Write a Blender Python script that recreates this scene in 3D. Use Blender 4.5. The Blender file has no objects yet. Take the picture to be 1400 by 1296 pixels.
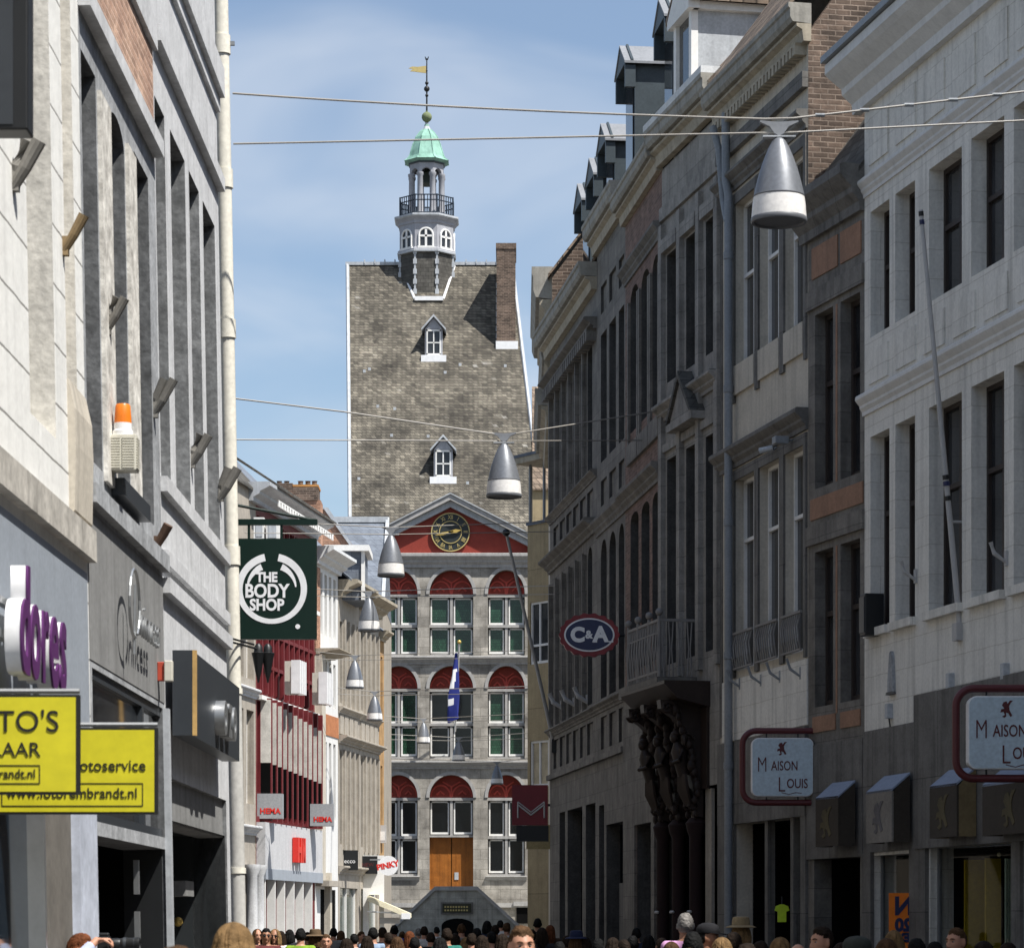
import bpy, bmesh, math, random
from mathutils import Vector, Matrix, noise
random.seed(7)
R = math.radians
scene = bpy.context.scene
COL = scene.collection
# ------------------------------------------------------------ camera
F, CX, HY, CH = 4000.0, 700.0, 1265.0, 1.7
cam_d = bpy.data.cameras.new('camera'); cam = bpy.data.objects.new('camera', cam_d); COL.objects.link(cam)
cam_d.sensor_fit = 'HORIZONTAL'; cam_d.sensor_width = 36; cam_d.lens = 36 * F / 1400
cam_d.shift_y = (HY - 648) / 1400
cam_d.clip_start = 0.5; cam_d.clip_end = 5000
cam.location = (0, 0, CH); cam.rotation_euler = (R(90), 0, 0)
scene.camera = cam
cam_d.dof.use_dof = True; cam_d.dof.focus_distance = 75; cam_d.dof.aperture_fstop = 9
# ------------------------------------------------------------ sun, sky, exposure
TO_SUN = Vector((1.3, -1.02, 2.75)).normalized()
sd = bpy.data.lights.new('sun', 'SUN'); sd.energy = 5.0; sd.angle = R(0.5); sd.color = (1, .968, .915)
so = bpy.data.objects.new('sun', sd); COL.objects.link(so)
so.rotation_euler = TO_SUN.to_track_quat('Z', 'Y').to_euler(); so.location = (20, -20, 60)
W = bpy.data.worlds.new('World'); scene.world = W; W.use_nodes = True
nt = W.node_tree; N = nt.nodes; LK = nt.links; N.clear()
wo = N.new('ShaderNodeOutputWorld'); bg = N.new('ShaderNodeBackground'); bg.inputs[1].default_value = 0.092
sky = N.new('ShaderNodeTexSky'); sky.sky_type = 'NISHITA'; sky.sun_disc = False
sky.sun_elevation = math.asin(TO_SUN.z); sky.sun_rotation = math.atan2(TO_SUN.x, TO_SUN.y)
sky.air_density = 1.0; sky.dust_density = 1.0; sky.ozone_density = 1.2
tc = N.new('ShaderNodeTexCoord'); mp = N.new('ShaderNodeMapping')
mp.inputs['Scale'].default_value = (4.0, 1, 11); mp.inputs['Location'].default_value = (.6, 0, .42); mp.inputs['Rotation'].default_value = (0, R(-9), 0)
LK.new(tc.outputs['Generated'], mp.inputs[0])
nz = N.new('ShaderNodeTexNoise'); nz.inputs['Scale'].default_value = 1.6; nz.inputs['Detail'].default_value = 4; nz.inputs['Roughness'].default_value = .45; nz.inputs['Distortion'].default_value = .5
LK.new(mp.outputs[0], nz.inputs['Vector'])
cr = N.new('ShaderNodeValToRGB'); cr.color_ramp.elements[0].position = .45; cr.color_ramp.elements[0].color = (.12, .12, .12, 1)
cr.color_ramp.elements[1].position = .86; cr.color_ramp.elements[1].color = (.75, .75, .75, 1); cr.color_ramp.interpolation = 'EASE'
LK.new(nz.outputs[0], cr.inputs[0])
hs = N.new('ShaderNodeHueSaturation'); hs.inputs['Saturation'].default_value = 1.08; hs.inputs['Value'].default_value = 1.0
LK.new(sky.outputs[0], hs.inputs['Color'])
mx = N.new('ShaderNodeMixRGB'); mx.inputs[2].default_value = (5.6, 6.0, 6.6, 1)
LK.new(cr.outputs[0], mx.inputs[0]); LK.new(hs.outputs[0], mx.inputs[1])
LK.new(mx.outputs[0], bg.inputs[0]); LK.new(bg.outputs[0], wo.inputs[0])
scene.view_settings.view_transform = 'Standard'; scene.view_settings.look = 'None'
scene.view_settings.exposure = 0.6; scene.view_settings.gamma = 1
scene.cycles.max_bounces = 8; scene.cycles.diffuse_bounces = 4; scene.cycles.glossy_bounces = 3; scene.cycles.transparent_max_bounces = 8

# ------------------------------------------------------------ helpers
def P(px, py, Y): return Vector(((px - CX) * Y / F, Y, CH + (HY - py) * Y / F))

class MB:
    def __init__(s): s.v = []; s.f = []; s.m = []; s.cm = 0; s.T = None
    def add(s, vs, fs):
        n = len(s.v)
        for p in vs:
            p = Vector(p); s.v.append(s.T @ p if s.T else p)
        for f in fs: s.f.append([n + i for i in f]); s.m.append(s.cm)
        return s
    def box(s, x0, x1, y0, y1, z0, z1):
        if x0 > x1: x0, x1 = x1, x0
        if y0 > y1: y0, y1 = y1, y0
        if z0 > z1: z0, z1 = z1, z0
        return s.add([(x0,y0,z0),(x1,y0,z0),(x1,y1,z0),(x0,y1,z0),(x0,y0,z1),(x1,y0,z1),(x1,y1,z1),(x0,y1,z1)],
            [(0,3,2,1),(4,5,6,7),(0,1,5,4),(1,2,6,5),(2,3,7,6),(3,0,4,7)])
    def quad(s, *p): return s.add(p, [tuple(range(len(p)))])
    def prism(s, poly, y0, y1):           # polygon in (x,z), extruded in y
        n = len(poly); vs = [(x, y0, z) for x, z in poly] + [(x, y1, z) for x, z in poly]
        return s.add(vs, [tuple(range(n)), tuple(range(2*n-1, n-1, -1))] + [(i, n+i, n+(i+1)%n, (i+1)%n) for i in range(n)])
    def prof(s, poly, x0, x1):            # polygon in (y,z), extruded in x
        n = len(poly); vs = [(x0, y, z) for y, z in poly] + [(x1, y, z) for y, z in poly]
        return s.add(vs, [tuple(range(n)), tuple(range(2*n-1, n-1, -1))] + [(i, n+i, n+(i+1)%n, (i+1)%n) for i in range(n)])
    def zprism(s, poly, z0, z1):          # polygon in (x,y), extruded in z
        n = len(poly); vs = [(x, y, z0) for x, y in poly] + [(x, y, z1) for x, y in poly]
        return s.add(vs, [tuple(range(n)), tuple(range(2*n-1, n-1, -1))] + [(i, n+i, n+(i+1)%n, (i+1)%n) for i in range(n)])
    def tube(s, pts, r, n=8, cap=True):
        pts = [Vector(p) for p in pts]; rs = r if isinstance(r, (list, tuple)) else [r]*len(pts); vs = []
        ref = Vector((0,1,0)) if len(pts) > 2 and max(p.y for p in pts)-min(p.y for p in pts) < 1e-5 else None
        for i, p in enumerate(pts):
            d = (pts[min(i+1, len(pts)-1)] - pts[max(i-1, 0)]).normalized()
            a = ref or (Vector((0,0,1)) if abs(d.z) < .9 else Vector((1,0,0))); e = d.cross(a).normalized(); g = d.cross(e)
            for k in range(n):
                t = 2*math.pi*k/n; vs.append(p + (e*math.cos(t) + g*math.sin(t))*rs[i])
        fs = [(i*n+k, i*n+(k+1)%n, (i+1)*n+(k+1)%n, (i+1)*n+k) for i in range(len(pts)-1) for k in range(n)]
        if cap: fs += [tuple(range(n)), tuple(range(len(vs)-1, len(vs)-n-1, -1))]
        return s.add(vs, fs)
    def lathe(s, prof, n=24, c=(0,0,0), off=0, sx=1, sy=1):      # prof (r,z)
        vs = []
        for r, z in prof:
            for k in range(n):
                t = 2*math.pi*(k+off)/n; vs.append((c[0]+r*sx*math.cos(t), c[1]+r*sy*math.sin(t), c[2]+z))
        fs = [(i*n+k, i*n+(k+1)%n, (i+1)*n+(k+1)%n, (i+1)*n+k) for i in range(len(prof)-1) for k in range(n)]
        fs += [tuple(range(n-1, -1, -1)), tuple(range(len(vs)-n, len(vs)))]
        return s.add(vs, fs)
    def ball(s, c, r, n=12, m=8, sc=(1,1,1)):
        vs = []; 
        for i in range(m+1):
            a = math.pi*i/m
            for k in range(n):
                t = 2*math.pi*k/n; rr = math.sin(max(a, .001) if i < m else .001)
                vs.append((c[0]+r*sc[0]*rr*math.cos(t), c[1]+r*sc[1]*rr*math.sin(t), c[2]-r*sc[2]*math.cos(a)))
        fs = [(i*n+k, i*n+(k+1)%n, (i+1)*n+(k+1)%n, (i+1)*n+k) for i in range(m) for k in range(n)]
        return s.add(vs, fs)
    def build(s, name, mats, parent=None, smooth=False, bevel=0, loc=None, rot=None, merge=False):
        me = bpy.data.meshes.new(name); me.from_pydata([tuple(v) for v in s.v], [], s.f)
        if not isinstance(mats, (list, tuple)): mats = [mats]
        for m in mats: me.materials.append(m)
        if len(mats) > 1: me.polygons.foreach_set('material_index', s.m)
        bm = bmesh.new(); bm.from_mesh(me)
        if merge: bmesh.ops.remove_doubles(bm, verts=bm.verts, dist=1e-4)
        bmesh.ops.recalc_face_normals(bm, faces=bm.faces); bm.to_mesh(me); bm.free()
        if smooth:
            me.polygons.foreach_set('use_smooth', [True]*len(me.polygons))
            me.set_sharp_from_angle(angle=R(38))
        o = bpy.data.objects.new(name, me); COL.objects.link(o)
        if parent: o.parent = parent
        if loc is not None: o.location = loc
        if rot is not None: o.rotation_euler = rot
        if bevel:
            b = o.modifiers.new('bevel', 'BEVEL'); b.width = bevel; b.segments = 2; b.limit_method = 'ANGLE'
        return o

def tag(o, label, cat, group=None):
    o['label'] = label; o['category'] = cat
    if group: o['group'] = group
    return o
def thing(name, label, cat, loc=(0,0,0), rz=0, group=None, rx=0):
    o = bpy.data.objects.new(name, None); COL.objects.link(o); o.empty_display_size = .3
    o.location = loc; o.rotation_euler = (rx, 0, rz)
    return tag(o, label, cat, group)
def dup(root, loc, rz=None, label=None, group=None):
    r = root.copy(); COL.objects.link(r); r.location = loc
    if rz is not None: r.rotation_euler = (0, 0, rz)
    if label: r['label'] = label
    if group: r['group'] = group
    for ch in list(root.children):
        c = ch.copy(); COL.objects.link(c); c.parent = r
        for g in list(ch.children):
            d = g.copy(); COL.objects.link(d); d.parent = c
    return r
def text(body, size, mat, parent, loc, rot, name='lettering', ex=.008, bold=0, align='CENTER', sx=1, shear=0, space=1):
    c = bpy.data.curves.new(name, 'FONT'); c.body = body; c.size = size; c.extrude = ex; c.offset = bold
    c.align_x = align; c.align_y = 'CENTER'; c.resolution_u = 4; c.shear = shear; c.space_character = space
    t = bpy.data.objects.new('tmp_text', c); COL.objects.link(t)
    me = bpy.data.meshes.new_from_object(t.evaluated_get(bpy.context.evaluated_depsgraph_get()))
    bpy.data.objects.remove(t); me.name = name; me.materials.clear(); me.materials.append(mat)
    o = bpy.data.objects.new(name, me); COL.objects.link(o); o.parent = parent; o.location = loc; o.rotation_euler = rot; o.scale = (sx, 1, 1)
    return o

# ------------------------------------------------------------ materials
def M(name, col, col2=None, rough=.8, ns=2.5, na=.22, bump=.15, streak=0.0, pat=None, metal=0, spec=.3, fine=.1, bs=None):
    m = bpy.data.materials.new(name); m.use_nodes = True; t = m.node_tree; n = t.nodes; L = t.links
    b = n['Principled BSDF']; b.inputs['Roughness'].default_value = rough; b.inputs['Metallic'].default_value = metal
    b.inputs['Specular IOR Level'].default_value = spec
    tc = n.new('ShaderNodeTexCoord'); vec = tc.outputs['Object']
    c2 = col2 or col
    lo = tuple(x*(1-na) for x in col) + (1,); hi = tuple(min(.95, x*(1+na)) for x in c2) + (1,)
    a = n.new('ShaderNodeTexNoise'); a.inputs['Scale'].default_value = ns; a.inputs['Detail'].default_value = 8; a.inputs['Roughness'].default_value = .62
    L.new(vec, a.inputs['Vector'])
    ra = n.new('ShaderNodeMapRange'); ra.inputs[1].default_value = .3; ra.inputs[2].default_value = .7; L.new(a.outputs[0], ra.inputs[0])
    mix = n.new('ShaderNodeMixRGB'); mix.inputs[1].default_value = lo; mix.inputs[2].default_value = hi; L.new(ra.outputs[0], mix.inputs[0])
    out = mix.outputs[0]; hgt = None
    if pat:
        sp = n.new('ShaderNodeSeparateXYZ'); L.new(vec, sp.inputs[0]); ad = n.new('ShaderNodeMath'); L.new(sp.outputs[0], ad.inputs[0]); L.new(sp.outputs[1], ad.inputs[1])
        cb = n.new('ShaderNodeCombineXYZ'); L.new(ad.outputs[0], cb.inputs[0]); L.new(sp.outputs[2], cb.inputs[1])
        dn = n.new('ShaderNodeTexNoise'); dn.inputs['Scale'].default_value = 4; L.new(vec, dn.inputs['Vector'])
        dm = n.new('ShaderNodeVectorMath'); dm.operation = 'SCALE'; dm.inputs['Scale'].default_value = pat.get('wob', .012); L.new(dn.outputs['Color'], dm.inputs[0])
        dv = n.new('ShaderNodeVectorMath'); L.new(cb.outputs[0], dv.inputs[0]); L.new(dm.outputs[0], dv.inputs[1])
        br = n.new('ShaderNodeTexBrick'); L.new(dv.outputs[0], br.inputs['Vector']); br.inputs['Scale'].default_value = 1
        br.inputs['Brick Width'].default_value = pat['w']; br.inputs['Row Height'].default_value = pat['h']; br.inputs['Mortar Size'].default_value = pat['m']; br.inputs['Mortar Smooth'].default_value = .3
        v = pat.get('v', .2); k = pat.get('c2')
        br.inputs['Color1'].default_value = (1-v,)*3 + (1,); br.inputs['Color2'].default_value = (k if k else (1+v, 1+v, 1+v)) + (1,) if k else (1+v, 1+v, 1+v, 1)
        mc = pat.get('mc', (.6, .6, .6)); br.inputs['Mortar'].default_value = tuple(mc) + (1,)
        mu = n.new('ShaderNodeMixRGB'); mu.blend_type = 'MULTIPLY'; mu.inputs[0].default_value = 1; L.new(out, mu.inputs[1]); L.new(br.outputs['Color'], mu.inputs[2]); out = mu.outputs[0]; hgt = br.outputs['Fac']
        if pat.get('white'):
            # single pale replacement slates: a second brick grid used as random cell value
            vo = n.new('ShaderNodeTexBrick'); L.new(dv.outputs[0], vo.inputs['Vector']); vo.inputs['Scale'].default_value = 1
            for kk, q in (('Brick Width', pat['w']), ('Row Height', pat['h']), ('Mortar Size', 0.0), ('Bias', -.2)): vo.inputs[kk].default_value = q
            vo.inputs['Color1'].default_value = (0,0,0,1); vo.inputs['Color2'].default_value = (1,1,1,1)
            nn = n.new('ShaderNodeTexNoise'); nn.inputs['Scale'].default_value = .5; nn.inputs['Detail'].default_value = 4; L.new(vec, nn.inputs['Vector'])
            a1 = n.new('ShaderNodeMath'); a1.operation = 'MULTIPLY_ADD'; a1.inputs[1].default_value = .55; L.new(nn.outputs[0], a1.inputs[0]); L.new(vo.outputs['Color'], a1.inputs[2])
            rm = n.new('ShaderNodeMapRange'); rm.inputs[1].default_value = 1.08; rm.inputs[2].default_value = 1.2; L.new(a1.outputs[0], rm.inputs[0])
            mw = n.new('ShaderNodeMixRGB'); mw.inputs[2].default_value = pat['white'] + (1,); L.new(rm.outputs[0], mw.inputs[0]); L.new(out, mw.inputs[1]); out = mw.outputs[0]
    if streak:
        mp = n.new('ShaderNodeMapping'); mp.inputs['Scale'].default_value = (5, 5, .35); L.new(vec, mp.inputs[0])
        s = n.new('ShaderNodeTexNoise'); s.inputs['Scale'].default_value = 1.3; s.inputs['Detail'].default_value = 5; L.new(mp.outputs[0], s.inputs['Vector'])
        rs = n.new('ShaderNodeMapRange'); rs.inputs[1].default_value = .48; rs.inputs[2].default_value = .75; rs.inputs[3].default_value = 1; rs.inputs[4].default_value = 1-streak; L.new(s.outputs[0], rs.inputs[0])
        m2 = n.new('ShaderNodeMixRGB'); m2.blend_type = 'MULTIPLY'; m2.inputs[0].default_value = 1; L.new(out, m2.inputs[1]); L.new(rs.outputs[0], m2.inputs[2]); out = m2.outputs[0]
    if fine:
        f = n.new('ShaderNodeTexNoise'); f.inputs['Scale'].default_value = 22; f.inputs['Detail'].default_value = 4; L.new(vec, f.inputs['Vector'])
        rf = n.new('ShaderNodeMapRange'); rf.inputs[1].default_value = .3; rf.inputs[2].default_value = .7; rf.inputs[3].default_value = 1-fine; rf.inputs[4].default_value = 1+fine; L.new(f.outputs[0], rf.inputs[0])
        m3 = n.new('ShaderNodeMixRGB'); m3.blend_type = 'MULTIPLY'; m3.inputs[0].default_value = 1; L.new(out, m3.inputs[1]); L.new(rf.outputs[0], m3.inputs[2]); out = m3.outputs[0]
    L.new(out, b.inputs['Base Color'])
    if bump:
        bp = n.new('ShaderNodeBump'); bp.inputs['Strength'].default_value = bump; bp.inputs['Distance'].default_value = .02
        bn = n.new('ShaderNodeTexNoise'); bn.inputs['Scale'].default_value = bs or 9; bn.inputs['Detail'].default_value = 6; L.new(vec, bn.inputs['Vector']); h = bn.outputs[0]
        if hgt:
            sb = n.new('ShaderNodeMath'); sb.operation = 'MULTIPLY_ADD'; sb.inputs[1].default_value = -1.2; L.new(hgt, sb.inputs[0]); L.new(h, sb.inputs[2]); h = sb.outputs[0]
        L.new(h, bp.inputs['Height']); L.new(bp.outputs[0], b.inputs['Normal'])
    return m
def flat(name, col, rough=.6, metal=0, spec=.4): return M(name, col, rough=rough, na=.08, ns=5, bump=.04, metal=metal, spec=spec, fine=.04)
def glass_mat(name, col, rough=.06):
    return M(name, col, rough=rough, na=.4, ns=.6, bump=.012, bs=1.3, spec=.55, fine=0)
def clear_glass(name, tint=(.82,.84,.84)):
    m = bpy.data.materials.new(name); m.use_nodes = True; t = m.node_tree; n = t.nodes; L = t.links; n.remove(n['Principled BSDF'])
    tr = n.new('ShaderNodeBsdfTransparent'); tr.inputs[0].default_value = tint + (1,); g = n.new('ShaderNodeBsdfGlossy'); g.inputs['Roughness'].default_value = .02
    fr = n.new('ShaderNodeFresnel'); fr.inputs[0].default_value = 1.5; mx = n.new('ShaderNodeMixShader')
    fm_ = n.new('ShaderNodeMath'); fm_.operation = 'MULTIPLY'; fm_.inputs[1].default_value = .4; L.new(fr.outputs[0], fm_.inputs[0]); L.new(fm_.outputs[0], mx.inputs[0]); L.new(tr.outputs[0], mx.inputs[1]); L.new(g.outputs[0], mx.inputs[2]); L.new(mx.outputs[0], n['Material Output'].inputs[0]); return m

m_white = M('white_render', (.66,.655,.635), na=.05, streak=.12, bump=.25, fine=.05)
m_whiteblk = M('white_painted_blocks', (.69,.665,.605), na=.07, streak=.3, bump=.25, fine=.08, pat=dict(w=.9,h=.42,m=.006,v=.03,mc=(.74,.72,.69),wob=.03))
m_cream = M('cream_render', (.50,.455,.38), na=.1, streak=.3, bump=.2)
m_stone_lt = M('pale_limestone', (.55,.555,.56), na=.14, streak=.22, bump=.3)
m_stone = M('grey_limestone', (.15,.142,.13), na=.24, streak=.4, bump=.3, fine=.12, pat=dict(w=.95,h=1.9,m=.008,v=.10,mc=(.5,.5,.5),wob=.01))
m_stone_b = M('blue_grey_stone', (.165,.152,.134), na=.32, streak=.35, bump=.3, fine=.12, pat=dict(w=1.15,h=.46,m=.007,v=.13,mc=(.6,.6,.6),wob=.02))
m_stone_r = M('upper_grey_stone', (.25,.236,.215), na=.26, streak=.35, bump=.3, fine=.12, pat=dict(w=1.2,h=.5,m=.007,v=.1,mc=(.6,.6,.6),wob=.02))
m_stone_dk = M('shade_toned_reveal', (.07,.068,.065), na=.3, streak=.4, bump=.4, fine=.2)  # shade of the window recesses is put into this stone colour
m_stone_blk = M('coursed_grey_stone', (.15,.148,.147), na=.2, streak=.25, bump=.3, pat=dict(w=1.1,h=.45,m=.006,v=.07,mc=(.6,.6,.62)))
m_jamb = M('weathered_blue_stone', (.33,.34,.35), na=.3, streak=.3, bump=.45, fine=.2)
m_beige = M('beige_sandstone', (.35,.315,.265), na=.16, streak=.25, bump=.3)
m_corn = M('cream_painted_cornice', (.37,.325,.25), na=.16, streak=.3, bump=.15)
m_gutter = M('weathered_gutter_board', (.30,.285,.25), na=.2, streak=.35, bump=.2)
m_corn_w = M('grey_white_cornice', (.62,.63,.63), na=.08, streak=.15)
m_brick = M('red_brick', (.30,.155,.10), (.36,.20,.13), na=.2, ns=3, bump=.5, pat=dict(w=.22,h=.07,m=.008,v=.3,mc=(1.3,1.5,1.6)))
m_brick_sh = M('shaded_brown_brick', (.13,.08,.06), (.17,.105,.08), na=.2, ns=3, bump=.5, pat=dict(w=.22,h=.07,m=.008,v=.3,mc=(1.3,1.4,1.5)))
m_brick_dk = M('dark_brick', (.085,.06,.045), (.115,.08,.06), na=.3, ns=2, bump=.7, pat=dict(w=.25,h=.085,m=.012,v=.45,mc=(2.0,2.2,2.3)))
m_slate = M('weathered_slate', (.066,.058,.045), (.138,.123,.096), na=.42, ns=.45, bump=.7, fine=.4, streak=.35, pat=dict(w=.25,h=.165,m=.014,v=.42,mc=(.3,.3,.32),white=(.30,.29,.265),wob=.07))
m_slate_dk = M('dark_slate', (.085,.08,.07), na=.3, bump=.4, pat=dict(w=.3,h=.2,m=.012,v=.25,mc=(.5,.5,.5)))
m_slate_bl = M('blue_slate', (.15,.17,.20), na=.2, bump=.3, pat=dict(w=.35,h=.25,m=.012,v=.15,mc=(.6,.6,.65)))
m_tile = M('brown_roof_tile', (.20,.15,.11), na=.35, ns=2, bump=.6, streak=.2, pat=dict(w=.25,h=.3,m=.02,v=.35,mc=(.35,.35,.35)))
m_lead = M('grey_lead', (.42,.44,.46), na=.15, rough=.5, streak=.2, bump=.1)
m_zinc = M('zinc_sheet', (.22,.23,.245), na=.1, rough=.6, metal=.1, bump=.06)
m_zinc_dk = M('dark_zinc', (.045,.06,.07), na=.15, rough=.5, bump=.08)
m_copper = M('verdigris_copper', (.19,.36,.285), (.25,.44,.36), na=.18, ns=1.5, rough=.7, streak=.3)
m_ledge = M('weathered_ledge_stone', (.43,.405,.36), na=.25, streak=.3, bump=.4, fine=.15)
m_drum = M('pale_painted_timber', (.34,.345,.37), na=.12, streak=.15)
m_dh = M('town_hall_stone', (.25,.23,.20), (.345,.32,.28), na=.3, ns=1.2, streak=.28, bump=.4, fine=.15, pat=dict(w=1.0,h=.5,m=.014,v=.22,mc=(.7,.7,.68),wob=.03))
m_dh2 = M('town_hall_trim', (.36,.35,.335), na=.14, streak=.2)
m_red = M('red_painted_panel', (.24,.036,.023), na=.1, rough=.6)
m_red_lt = M('light_red_tracery', (.45,.07,.05), na=.1, rough=.6)
m_wred = M('dark_red_cladding', (.135,.018,.021), na=.15, rough=.55)
m_wframe = flat('white_window_paint', (.74,.73,.70))
m_dframe = flat('dark_brown_paint', (.035,.026,.022))
m_gframe = flat('grey_window_paint', (.20,.20,.20))
m_glass = M('window_glass', (.008,.009,.011), (.05,.052,.055), rough=.05, na=.3, ns=.45, bump=.015, bs=1.3, spec=.5, fine=0)
m_glass_dk = glass_mat('dark_leaded_glass', (.004,.005,.006), rough=.15)
m_glass_g = M('green_blind_glass', (.02,.060,.034), rough=.12, na=.35, ns=1.2, spec=.5, bump=.02, pat=dict(w=.11,h=.13,m=.012,v=.25,mc=(.4,.4,.4),wob=.005))
m_glass_b = glass_mat('bluish_shop_glass', (.012,.02,.03))
m_cglass = clear_glass('clear_shop_glass')
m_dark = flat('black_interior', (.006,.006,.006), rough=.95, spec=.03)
m_door = M('varnished_oak', (.30,.105,.018), na=.25, ns=2, streak=.35, rough=.45)
m_black = flat('black_metal', (.012,.013,.014), rough=.45)
m_char = flat('charcoal_panel', (.035,.04,.046), rough=.4)
m_greyp = M('grey_fascia_panel', (.30,.33,.37), na=.06, rough=.5, bump=.02, streak=.12)
m_greyr = M('grey_render_fascia', (.22,.22,.215), na=.15, streak=.3)
m_pipe = M('cream_painted_pipe', (.70,.67,.58), na=.08, streak=.15, rough=.45)
m_pipe_g = M('grey_downpipe', (.22,.235,.25), na=.12, rough=.45)
m_steel = flat('brushed_steel', (.45,.46,.46), rough=.35, metal=.8)
m_alu = M('silver_lamp_shell', (.17,.18,.197), na=.06, rough=.42, metal=.3, bump=.01, spec=.5)
m_rim = flat('lamp_rim_grey', (.12,.125,.135), rough=.45)
m_milk = M('milky_diffuser', (.70,.68,.65), na=.05, rough=.35, bump=0)
m_cable = flat('galvanised_cable', (.30,.28,.25), rough=.5)
m_ora = flat('orange_plastic', (.75,.19,.015), rough=.35)
m_offw = flat('off_white_plastic', (.56,.54,.46), rough=.5)
m_purple = flat('purple_acrylic', (.10,.025,.12), rough=.35)
m_whitep = flat('white_acrylic', (.78,.78,.78), rough=.3)
m_yellow = flat('yellow_sign_face', (.60,.54,.02), rough=.45)
m_ink = flat('black_ink', (.012,.012,.01), rough=.6)
m_green = flat('dark_green_enamel', (.004,.017,.011), rough=.35)
m_maroon = flat('maroon_metal', (.10,.018,.02), rough=.45)
m_navy = flat('navy_enamel', (.012,.018,.075), rough=.35)
m_signred = flat('red_sign_face', (.16,.012,.02), rough=.4)
m_hred = flat('bright_red_letter', (.62,.03,.02), rough=.4)
m_gold = flat('gilded_metal', (.62,.43,.12), rough=.4, metal=.5)
m_goldp = flat('old_gold_paint', (.48,.38,.15), rough=.5)
m_clock = flat('dark_clock_face', (.02,.025,.025), rough=.5)
m_terra = M('terracotta_panel', (.29,.165,.105), na=.15, streak=.15)
m_wood = M('dark_carved_oak', (.028,.018,.014), na=.3, rough=.5)
m_woody = M('pale_timber_edge', (.50,.32,.12), na=.2, rough=.6)
m_tan = M('tan_concrete_panel', (.34,.27,.16), na=.15, streak=.25, pat=dict(w=2.2,h=1.3,m=.012,v=.05,mc=(.6,.6,.6)))
m_pave = M('street_paving', (.13,.12,.11), na=.2, pat=dict(w=.2,h=.1,m=.006,v=.2,mc=(.5,.5,.5)))
m_flagb = flat('blue_flag_cloth', (.012,.022,.17), rough=.8)
m_flagw = flat('white_flag_cloth', (.75,.75,.75), rough=.8)
m_iron_w = flat('pale_painted_iron', (.42,.41,.40), rough=.6); m_iron_d = flat('dull_painted_iron', (.21,.20,.19), rough=.7)
m_orange = flat('orange_reflection_sheet', (.85,.20,.01), rough=.6)
m_awn = M('tan_awning_cloth', (.20,.15,.075), na=.15, rough=.85)
m_awn_dk = M('dark_awning_cloth', (.05,.04,.03), na=.15, rough=.85)
m_awn_top = M('pale_awning_top', (.24,.28,.36), na=.08, rough=.8)
m_cawn = M('cream_awning_cloth', (.72,.66,.48), na=.06, rough=.85)

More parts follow.
